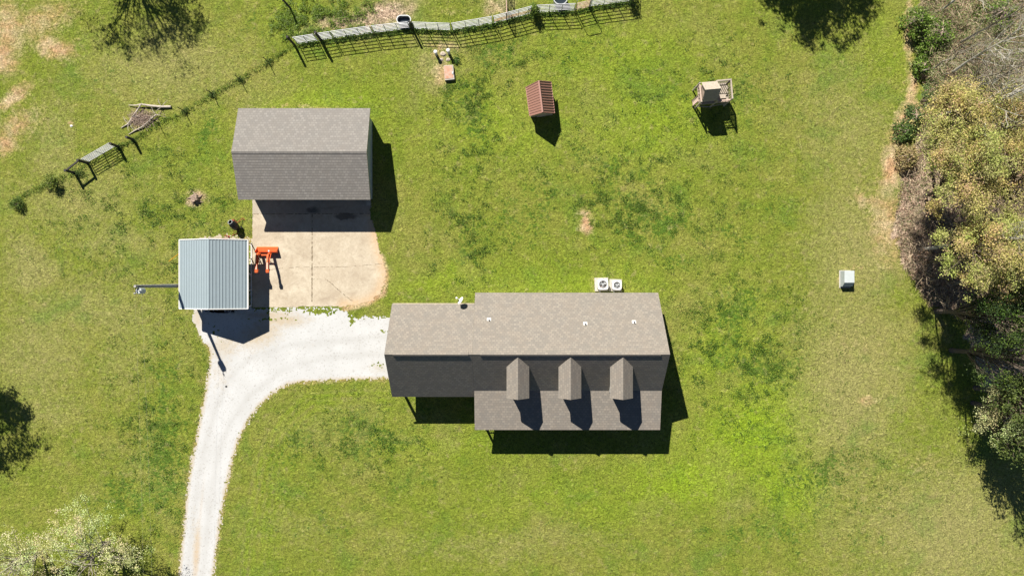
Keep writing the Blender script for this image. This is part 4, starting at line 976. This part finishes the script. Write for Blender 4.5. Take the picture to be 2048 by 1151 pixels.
def tree(name, label, base, h, rad, zlo, cols, nclump, nleaf, spread, lsize, bark='bark', group=None, cat='tree', lean=(0, 0), nlimb=8, trunk_r=.2, stems=1, shell=.5, lobed=0):
    root = thing(name, label, cat, base, group)
    top = Vector(base) + Vector((lean[0], lean[1], h)); zc = (zlo + h) / 2; hh = (h - zlo) / 2
    cc = Vector(base).lerp(top, zc / h)
    cl = []; lobes = None
    if lobed:
        lobes = []
        while len(lobes) < lobed:
            p = rng.normal(0, 1, 3); p[2] = abs(p[2]) * .9 - .25; p /= np.linalg.norm(p)
            r = rng.uniform(.45, 1.0); lobes.append((cc.x + p[0] * rad * r, cc.y + p[1] * rad * r, cc.z + p[2] * hh * r))
        for l_ in lobes:
            m_ = nclump // lobed; sg = rad * rng.uniform(.10, .19)
            for _ in range(m_): cl.append((l_[0] + rng.normal(0, sg), l_[1] + rng.normal(0, sg), max(.3, l_[2] + rng.normal(0, sg * .55))))
        nclump = len(cl)
    while len(cl) < nclump:
        p = rng.normal(0, 1, 3); p /= np.linalg.norm(p); r = rng.uniform(shell, 1.0) ** .6
        lob = .78 + .35 * vnoise(np.array(math.atan2(p[1], p[0]) * 1.6 + base[0]), np.array(p[2] * 2 + base[1]))
        x = (cc.x + p[0] * rad * r * lob, cc.y + p[1] * rad * r * lob, cc.z + p[2] * hh * r)
        if x[2] > .15: cl.append(x)
    cl = np.array(cl)
    tb = MB(); forks = []
    for s_ in range(stems):
        t0 = s_ * 2.4 + 1; o_ = Vector((math.cos(t0), math.sin(t0), 0)) * (.35 if stems > 1 else 0)
        pts = [Vector(base) + o_ * .4]; n = 6
        for i in range(1, n + 1):
            t = i / n; pts.append(Vector(base).lerp(top, t) + o_ * (.4 + 2.2 * t) + Vector((random.gauss(0, .08), random.gauss(0, .08), 0)) * (t < 1))
        tb.tube(pts, [trunk_r * (1 - .85 * i / n) / (stems ** .4) for i in range(n + 1)], 8); forks.append(pts)
    tb.build('trunk', M[bark], root)
    lb = MB()
    for k in range(len(cl)):
        if k % max(1, len(cl) // (nlimb * 8)): continue
        pts = forks[k % len(forks)]; tgt = Vector(cl[k]); zt = max(zlo * .6, tgt.z - random.uniform(.8, 2.5) * hh / 2)
        i = max(1, min(len(pts) - 2, int(zt / h * (len(pts) - 1)))); s = pts[i]
        mid = s.lerp(tgt, .5) + Vector((random.gauss(0, .2), random.gauss(0, .2), random.uniform(0, .4)))
        lb.tube([s, mid, tgt], [trunk_r * .28, trunk_r * .16, .012], 5, cap=False)
    lb.build('branch', M[bark], root)
    V, q_, c = leaves(cl, nleaf, spread * rng.uniform(.6, 1.4, nclump), lsize, cols)
    if lobed:
        lt = rng.uniform(.0, 1, lobed); k_ = np.repeat(lt, (nclump // lobed) * nleaf * 4)[:, None]; tw = np.array([1.12, .93, 1.05]); tg = np.array([.86, 1.04, .85]); c[:, :3] *= (tw * k_ + tg * (1 - k_))
    fastmesh('crown', V, q_, {'tint': c}, M['leaf'], root)
    return root

YEL = [(.42, .39, .13), (.35, .34, .10), (.42, .34, .16), (.38, .29, .16), (.29, .29, .07), (.54, .50, .17)]
GRN = [(.10, .17, .022), (.13, .22, .028), (.07, .12, .02), (.18, .26, .04), (.22, .24, .10)]
DGR = [(.022, .042, .012), (.035, .06, .014), (.09, .15, .022), (.02, .03, .012), (.05, .085, .018)]
PAL = [(.42, .42, .20), (.48, .48, .26), (.34, .38, .14), (.40, .36, .18)]
OLV = [(.07, .10, .025), (.10, .13, .03)]
yt_ = [((1735, 292), 11.8, 2.6, 'budding yellow-green tree at the top left of the big wood-edge canopy'), ((1732, 392), 12.8, 2.4, 'budding yellow-green tree bulging farthest left over the lawn'), ((1748, 520), 12.6, 2.5, 'budding yellow-green tree at the bottom of the canopy above the brown thicket'),
       ((1832, 300), 10.8, 3.1, 'budding yellow-green tree beside the leaning pale trunk'), ((1845, 400), 11.2, 3.2, 'budding yellow-green tree around the white dead limbs at the right edge'), ((1838, 535), 12.3, 2.8, 'multi-stemmed yellow-green tree at the right edge above the dark evergreens'), ((1915, 340), 11.5, 3.2, 'budding yellow-green tree farthest right, cut off by the right edge')]
for k, (g_, h, r_, lab) in enumerate(yt_):
    tree('budding_tree', lab, G(g_[0] + 125 - k * 7, g_[1]), h, r_, 5.6, YEL, 450, 46, .20, .052, 'darkbark', 'budding trees along the wood edge', nlimb=9, lobed=26, trunk_r=.16, stems=3 if k in (2, 5) else 1, shell=.35, lean=(-4.0 + k * .35, 0))
# dark evergreens, pale tree
tree('evergreen_tree', 'dark green tree left of the evergreen group at the right edge', G(1872, 622), 12.0, 2.3, 2.5, DGR, 300, 26, .22, .06, 'darkbark', 'dark evergreens at the right edge', lobed=20)
tree('evergreen_tree', 'dark green tree lowest of the evergreen group at the right edge', G(1902, 700), 12.0, 2.3, 2.5, DGR, 300, 26, .22, .06, 'darkbark', 'dark evergreens at the right edge', lobed=20)
tree('evergreen_tree', 'dark green tree farthest right in the evergreen group, cut off by the edge', G(1925, 615), 9.6, 2.8, 2.5, DGR, 360, 26, .24, .06, 'darkbark', 'dark evergreens at the right edge', lobed=20)
tree('pale_tree', 'pale cream-leaved tree at the right edge below the dark evergreens', G(1945, 805), 7.0, 2.3, 2.2, PAL, 260, 40, .18, .05, 'darkbark', lobed=20)
tree('evergreen_tree', 'dark tree whose crown stands past the right edge, known by its lawn shadow', G(1950, 775), 11.5, 2.5, 4, OLV, 220, 22, .26, .09, 'darkbark')
tree('shade_tree', 'tree past the lower right edge that casts the last shadow on the lawn', G(1952, 850), 10.5, 1.9, 3, OLV, 110, 22, .24, .09, 'darkbark')
# trees outside the frame whose shadows lie on the grass
tree('shade_tree', 'dense tree past the top edge casting the black shadow at upper right', G(1532, -250), 13.0, 4.5, 5.5, OLV, 900, 40, .22, .09, 'darkbark', lobed=60)
tree('shade_tree', 'open tree past the top edge casting the streaky shadow at upper left', G(200, -172), 12.5, 4.0, 5, OLV, 330, 30, .22, .075, 'darkbark', lobed=38)
tree('shade_tree', 'tree past the left edge casting the shadow at the left border', G(-118, 655), 11.5, 3.6, 6, OLV, 420, 34, .24, .085, 'darkbark', lobed=36)
# flowering tree lower left
FL = [(.54, .54, .27), (.47, .50, .20), (.60, .58, .36), (.36, .41, .13)]
tree('blossoming_tree', 'wide low tree with sparse pale cream-green leaves at the lower left corner', G(215, 1085), 5.2, 4.1, 1.8, FL, 430, 34, .16, .045, 'bark', lobed=30, nlimb=5, trunk_r=.16, stems=3, shell=.2)
tree('blossoming_tree', 'second pale-leaved tree, cut off by the left and bottom edges', G(85, 1105), 5.6, 3.6, 1.8, FL, 420, 34, .16, .045, 'bark', lobed=26, nlimb=5, trunk_r=.16, stems=2, shell=.2)

def bare(name, label, base, h, r0, bark, group, spread=.55, nb=26, depth=2, zfork=.35):
    root = thing(name, label, 'tree', base, group); B0 = Vector(base)
    tb = MB(); top = B0 + Vector((random.gauss(0, .3), random.gauss(0, .3), h)); n = 8
    pts = [B0.lerp(top, i / n) + Vector((random.gauss(0, .07), random.gauss(0, .07), 0)) for i in range(n + 1)]
    tb.tube(pts, [r0 * (1 - .88 * i / n) for i in range(n + 1)], 8); tb.build('trunk', M[bark], root)
    bb = MB()
    def br(p, d, L_, r, dep):
        e = p + d * L_ * .55 + Vector((random.gauss(0, .06), random.gauss(0, .06), 0)) * L_; f = e + (d + Vector((0, 0, .35))).normalized() * L_ * .45
        bb.tube([p, e, f], [r, r * .6, r * .2], 4, cap=False)
        if dep:
            for _ in range(4):
                t = random.uniform(.25, 1); s = p.lerp(e, t * 1.0) if random.random() < .5 else e.lerp(f, t)
                dd = (d + Vector((random.gauss(0, .55), random.gauss(0, .55), random.gauss(.15, .3)))).normalized()
                br(s, dd, L_ * random.uniform(.35, .6), r * .5, dep - 1)
    for k in range(nb):
        t = zfork + (1 - zfork) * (k / nb) ** .9; s = B0.lerp(top, t); a = random.uniform(0, 6.28)
        d = Vector((math.cos(a) * spread, math.sin(a) * spread, random.uniform(.45, .9))).normalized()
        br(s, d, h * .33 * (1.15 - t * .8), r0 * .35 * (1.1 - t * .7), depth)
    bb.build('branch', M[bark], root)
    return root
BT = [((1858, 240), 13, .19, 'palebark', 'leaning-looking bare tree with the thick pale trunk beside the yellow canopy'), ((1850, 205), 12, .10, 'bark', 'thin bare grey tree just above the thick pale trunk'), ((1885, 150), 12.5, .11, 'palebark', 'thin pale bare tree in the middle of the pinkish brush'),
      ((1838, 150), 9, .08, 'bark', 'small bare grey tree at the left of the pinkish brush'), ((1905, 95), 12, .10, 'bark', 'bare grey tree by the right edge below the white-branched tree'), ((1900, 200), 12.5, .10, 'bark', 'bare grey tree nearest the right edge above the yellow canopy'),
      ((1868, 30), 11, .13, 'palebark', 'white-branched bare tree over green bushes at the top edge')]
for (g_, h, r_, bk, lab) in BT: bare('bare_tree', lab, G(*g_), h, r_, bk, 'bare trees at upper right', nb=20)
bare('bare_tree', 'bare forked tree inside the lower left of the yellow canopy', G(1868, 500), 12.5, .15, 'bark', 'bare trees inside the canopy', nb=14, depth=1, zfork=.45)
bare('bare_tree', 'bare forked tree rising between the brown thickets', G(1895, 565), 11.5, .17, 'bark', 'bare trees inside the canopy', nb=16, depth=1, zfork=.4)
bare('bare_tree', 'white dead limbs poking through the yellow canopy at the right edge', G(1838, 500), 12.8, .16, 'palebark', None, nb=7, depth=1, zfork=.72)

def bush(label, base, r, h, cols, n=60, nl=26, ls=.075, name='bush', group='bushes at the wood edge', sp=.16):
    root = thing(name, label, 'bush', base, group); B0 = Vector(base)
    cl = []
    for k in range(n):
        t = random.uniform(0, 6.28); rr = r * math.sqrt(random.random()); z = h * (1 - (rr / r) ** 2 * .7) * random.uniform(.45, 1.0)
        cl.append((B0.x + rr * math.cos(t), B0.y + rr * math.sin(t), z))
    b = MB()
    for p in cl[::3]: b.tube([B0, B0.lerp(Vector(p), .6) + Vector((0, 0, .1)), Vector(p)], [.03, .02, .008], 4, cap=False)
    b.build('stem', M['twig'], root)
    V, q_, c = leaves(np.array(cl), nl, sp, ls, cols); fastmesh('foliage', V, q_, {'tint': c}, M['leaf'], root)
bush('bright green bush at the top edge, leftmost of the wood', I(1845, 35, 1.8), 1.1, 2.2, GRN, 90)
bush('bright green bush under the white-branched tree', I(1885, 62, 2), 1.4, 2.6, GRN, 130)
bush('small green bush below the white-branched tree, against the worn path', I(1862, 98, 1), .8, 1.5, GRN, 60)
bush('green bush beside the worn path, left of the thin bare trees', I(1850, 130, 1), .7, 1.2, GRN, 40)
bush('grey-green bush in the bare trees left side', I(1872, 185, 1), 1.0, 1.4, [(.14, .19, .07), (.10, .15, .04)], 60)
bush('dark green bush at the foot of the thick pale trunk', I(1835, 232, 1), .9, 1.4, [(.06, .10, .03), (.09, .14, .04)], 60)
bush('green bush at the left foot of the yellow canopy', I(1812, 262, .8), .8, 1.0, [(.10, .16, .03), (.07, .12, .03)], 45)
bush('rusty orange-green bush left of the yellow canopy', I(1822, 312, 1.2), .9, 1.4, [(.30, .22, .10), (.22, .20, .07), (.34, .27, .13)], 60)
bush('green bush in the top right corner', I(2010, 20, 2), 1.5, 2.4, GRN, 90)
BRN = [(.34, .23, .16), (.42, .29, .2), (.26, .17, .12)]
bush('purplish brown leafless thicket below the yellow canopy', I(1885, 520, 1.5), 2.2, 2.3, BRN, 150, 22, .045, group=None, sp=.22)
bush('reddish brown thicket between the yellow canopy and dark evergreens', I(1935, 530, 2), 1.9, 2.6, BRN, 120, 22, .045, group=None, sp=.22)
# small shrubs on the left fence
bush('yellow-green shrub on the left fence near the brace post', G(108, 366), .55, 1.3, [(.16, .20, .03), (.10, .15, .025)], 45, 24, .05, 'shrub', 'small shrubs along the left fence', .12)
bush('small green shrub at the far left end of the left fence', G(38, 408), .42, .95, [(.10, .16, .03), (.07, .12, .02)], 34, 24, .045, 'shrub', 'small shrubs along the left fence', .11)
bush('leafy green vine clump on the fence post right of the rusty panel', G(1067, 27), .42, 1.7, [(.13, .19, .03), (.08, .14, .025)], 50, 22, .05, 'vine_clump', None, .12)
bush('dark leafy clump at the right end of the pipe fence', G(1262, 6), .4, 1.5, [(.05, .09, .02), (.08, .13, .02)], 36, 22, .05, 'vine_clump', None, .12)
bush('small green clump by the right corner above the rusty hatch', G(914, 122), .22, .35, [(.07, .14, .02)], 14, 20, .04, 'weed_clump', None, .08)

# ---- countless low growth, each sort one object
def scatter(n, x0, x1, y0, y1, w):
    out = []
    while sum(len(o) for o in out) < n:
        px = rng.uniform(x0, x1, n); py = rng.uniform(y0, y1, n); k = rng.random(n) < w(px, py); out.append(np.stack([px[k], py[k]], 1))
    return np.concatenate(out)[:n]
def stuff(name, label, cat, P, h, nl, sp, ls, cols, up=.3):
    C_ = np.stack([(P[:, 0] - 1024) / 25, (575.5 - P[:, 1]) / 25, rng.uniform(.3, 1, len(P)) * h], 1)
    V, q_, c = leaves(C_, nl, sp, ls, cols, .35, .5, up); o = fastmesh(name, V, q_, {'tint': c}, M['leaf']); tag(o, label, cat, kind='stuff')
fence_w = lambda px, py: np.exp(-(segdist(px, py, FENCE_L) / 4.0) ** 2) * (.35 + fbm(px / 20, py / 20))
P_ = scatter(520, 0, 600, 80, 420, fence_w); stuff('fence_grass', 'taller green grass growing along the wire fence line at left', 'grass', P_, .14, 8, .08, .045, [(.12, .19, .022), (.16, .21, .03), (.09, .15, .02)])
P_ = np.concatenate([rng.normal((x + 2, y + 1), (3, 3), (26, 2)) for x, y in ((536.5, 124), (481, 159.3), (425.2, 187.8), (369.6, 222.5), (268, 281), (238, 294), (152, 347), (160, 345))]); stuff('post_weeds', 'dark tangled weeds at the feet of the left fence posts', 'weeds', P_, .3, 8, .08, .04, [(.05, .09, .02), (.07, .11, .025)])
P_ = scatter(900, 590, 1290, 0, 100, lambda px, py: np.exp(-(segdist(px, py, [(x, y + 2) for x, y in FENCE_T]) / 4.0) ** 2)); stuff('fence_weeds', 'green weeds growing under the pipe fence panels', 'weeds', P_, .22, 8, .09, .05, [(.07, .13, .02), (.11, .18, .03), (.05, .09, .02)])
P_ = scatter(1500, 540, 820, -60, 85, lambda px, py: (gauss(px, py, [(600, 45, 50, 35, 0, 1), (640, 25, 60, 25, 0, .9), (690, 20, 60, 18, 0, .7), (690, 60, 60, 8, -5, .8), (700, 35, 10, 6, 0, 1)]) * (fbm(px / 9, py / 9) > .52)) * (py < 88 - (px - 597) * .14)); stuff('rough_weeds', 'clumpy bright green weeds behind the left end of the pipe fence', 'weeds', P_, .25, 8, .10, .045, [(.16, .26, .03), (.22, .30, .04), (.11, .18, .02), (.20, .26, .09)])
P_ = scatter(9000, 0, 2048, 0, 1151, lambda px, py: np.clip((fbm(px / 16 + 2, py / 16) - .52) * 5, 0, 1) * gauss(px + 0, py, [(940, 230, 60, 140, 0, 1), (1290, 400, 160, 100, 10, 1), (1480, 700, 120, 130, 10, 1), (930, 480, 70, 100, 0, .8), (730, 880, 130, 70, 0, .7), (320, 850, 90, 230, 0, .6), (300, 430, 170, 110, 0, .7), (1640, 950, 130, 80, 0, .6), (1400, 180, 160, 90, 0, .5), (1040, 120, 120, 60, 0, .5)]) * (~inpoly(px, py, DRIVE))
             * (~inpoly(px, py, SLAB)) * (~inpoly(px, py, [(380, 480), (516, 480), (516, 618), (380, 618)])) * (~inpoly(px, py, [(790, 580), (1310, 580), (1310, 850), (790, 850)])) * (~inpoly(px, py, [(500, 230), (753, 230), (753, 407), (500, 407)])))
stuff('clover_tufts', 'darker green clover tufts scattered over the lawn', 'grass tufts', P_, .07, 6, .10, .045, [(.08, .145, .016), (.10, .17, .018), (.06, .11, .015)], .5)
P_ = scatter(14000, 1780, 2100, -60, 640, lambda px, py: inpoly(px, py, WOOD) * .9); stuff('leaf_litter', 'brown and pinkish leaf litter on the floor of the wood', 'leaf litter', P_, .12, 5, .12, .05, [(.36, .24, .17), (.28, .18, .12), (.20, .13, .09), (.42, .32, .24), (.10, .14, .04)], 1.0)
P_ = scatter(8500, 1835, 2100, -60, 300, lambda px, py: inpoly(px, py, WOOD) * (fbm(px / 14, py / 14) > .47)); stuff('undergrowth', 'grey-green leafy undergrowth between the bare trees', 'undergrowth', P_, 1.6, 14, .16, .04, [(.26, .31, .12), (.20, .27, .07), (.36, .36, .20), (.42, .28, .18)])
b = MB()
for x, y in scatter(7000, 1800, 2090, -30, 640, lambda px, py: inpoly(px, py, WOOD) * (.5 + .5 * ((py < 260) | (py > 480)))):
    p = G(x, y, random.uniform(.05, 1.8)); d = Vector((random.gauss(0, .7), random.gauss(0, .7), random.uniform(.0, .9))).normalized() * random.uniform(.3, 1.0)
    b.tube([p, p + d * .6 + Vector((0, 0, .05)), p + d + Vector((random.gauss(0, .1), random.gauss(0, .1), 0))], [.014, .010, .004], 3, cap=False)
tag(b.build('brushwood', M['brush']), 'tangle of grey leafless twigs on the floor of the wood', 'brushwood', kind='stuff')
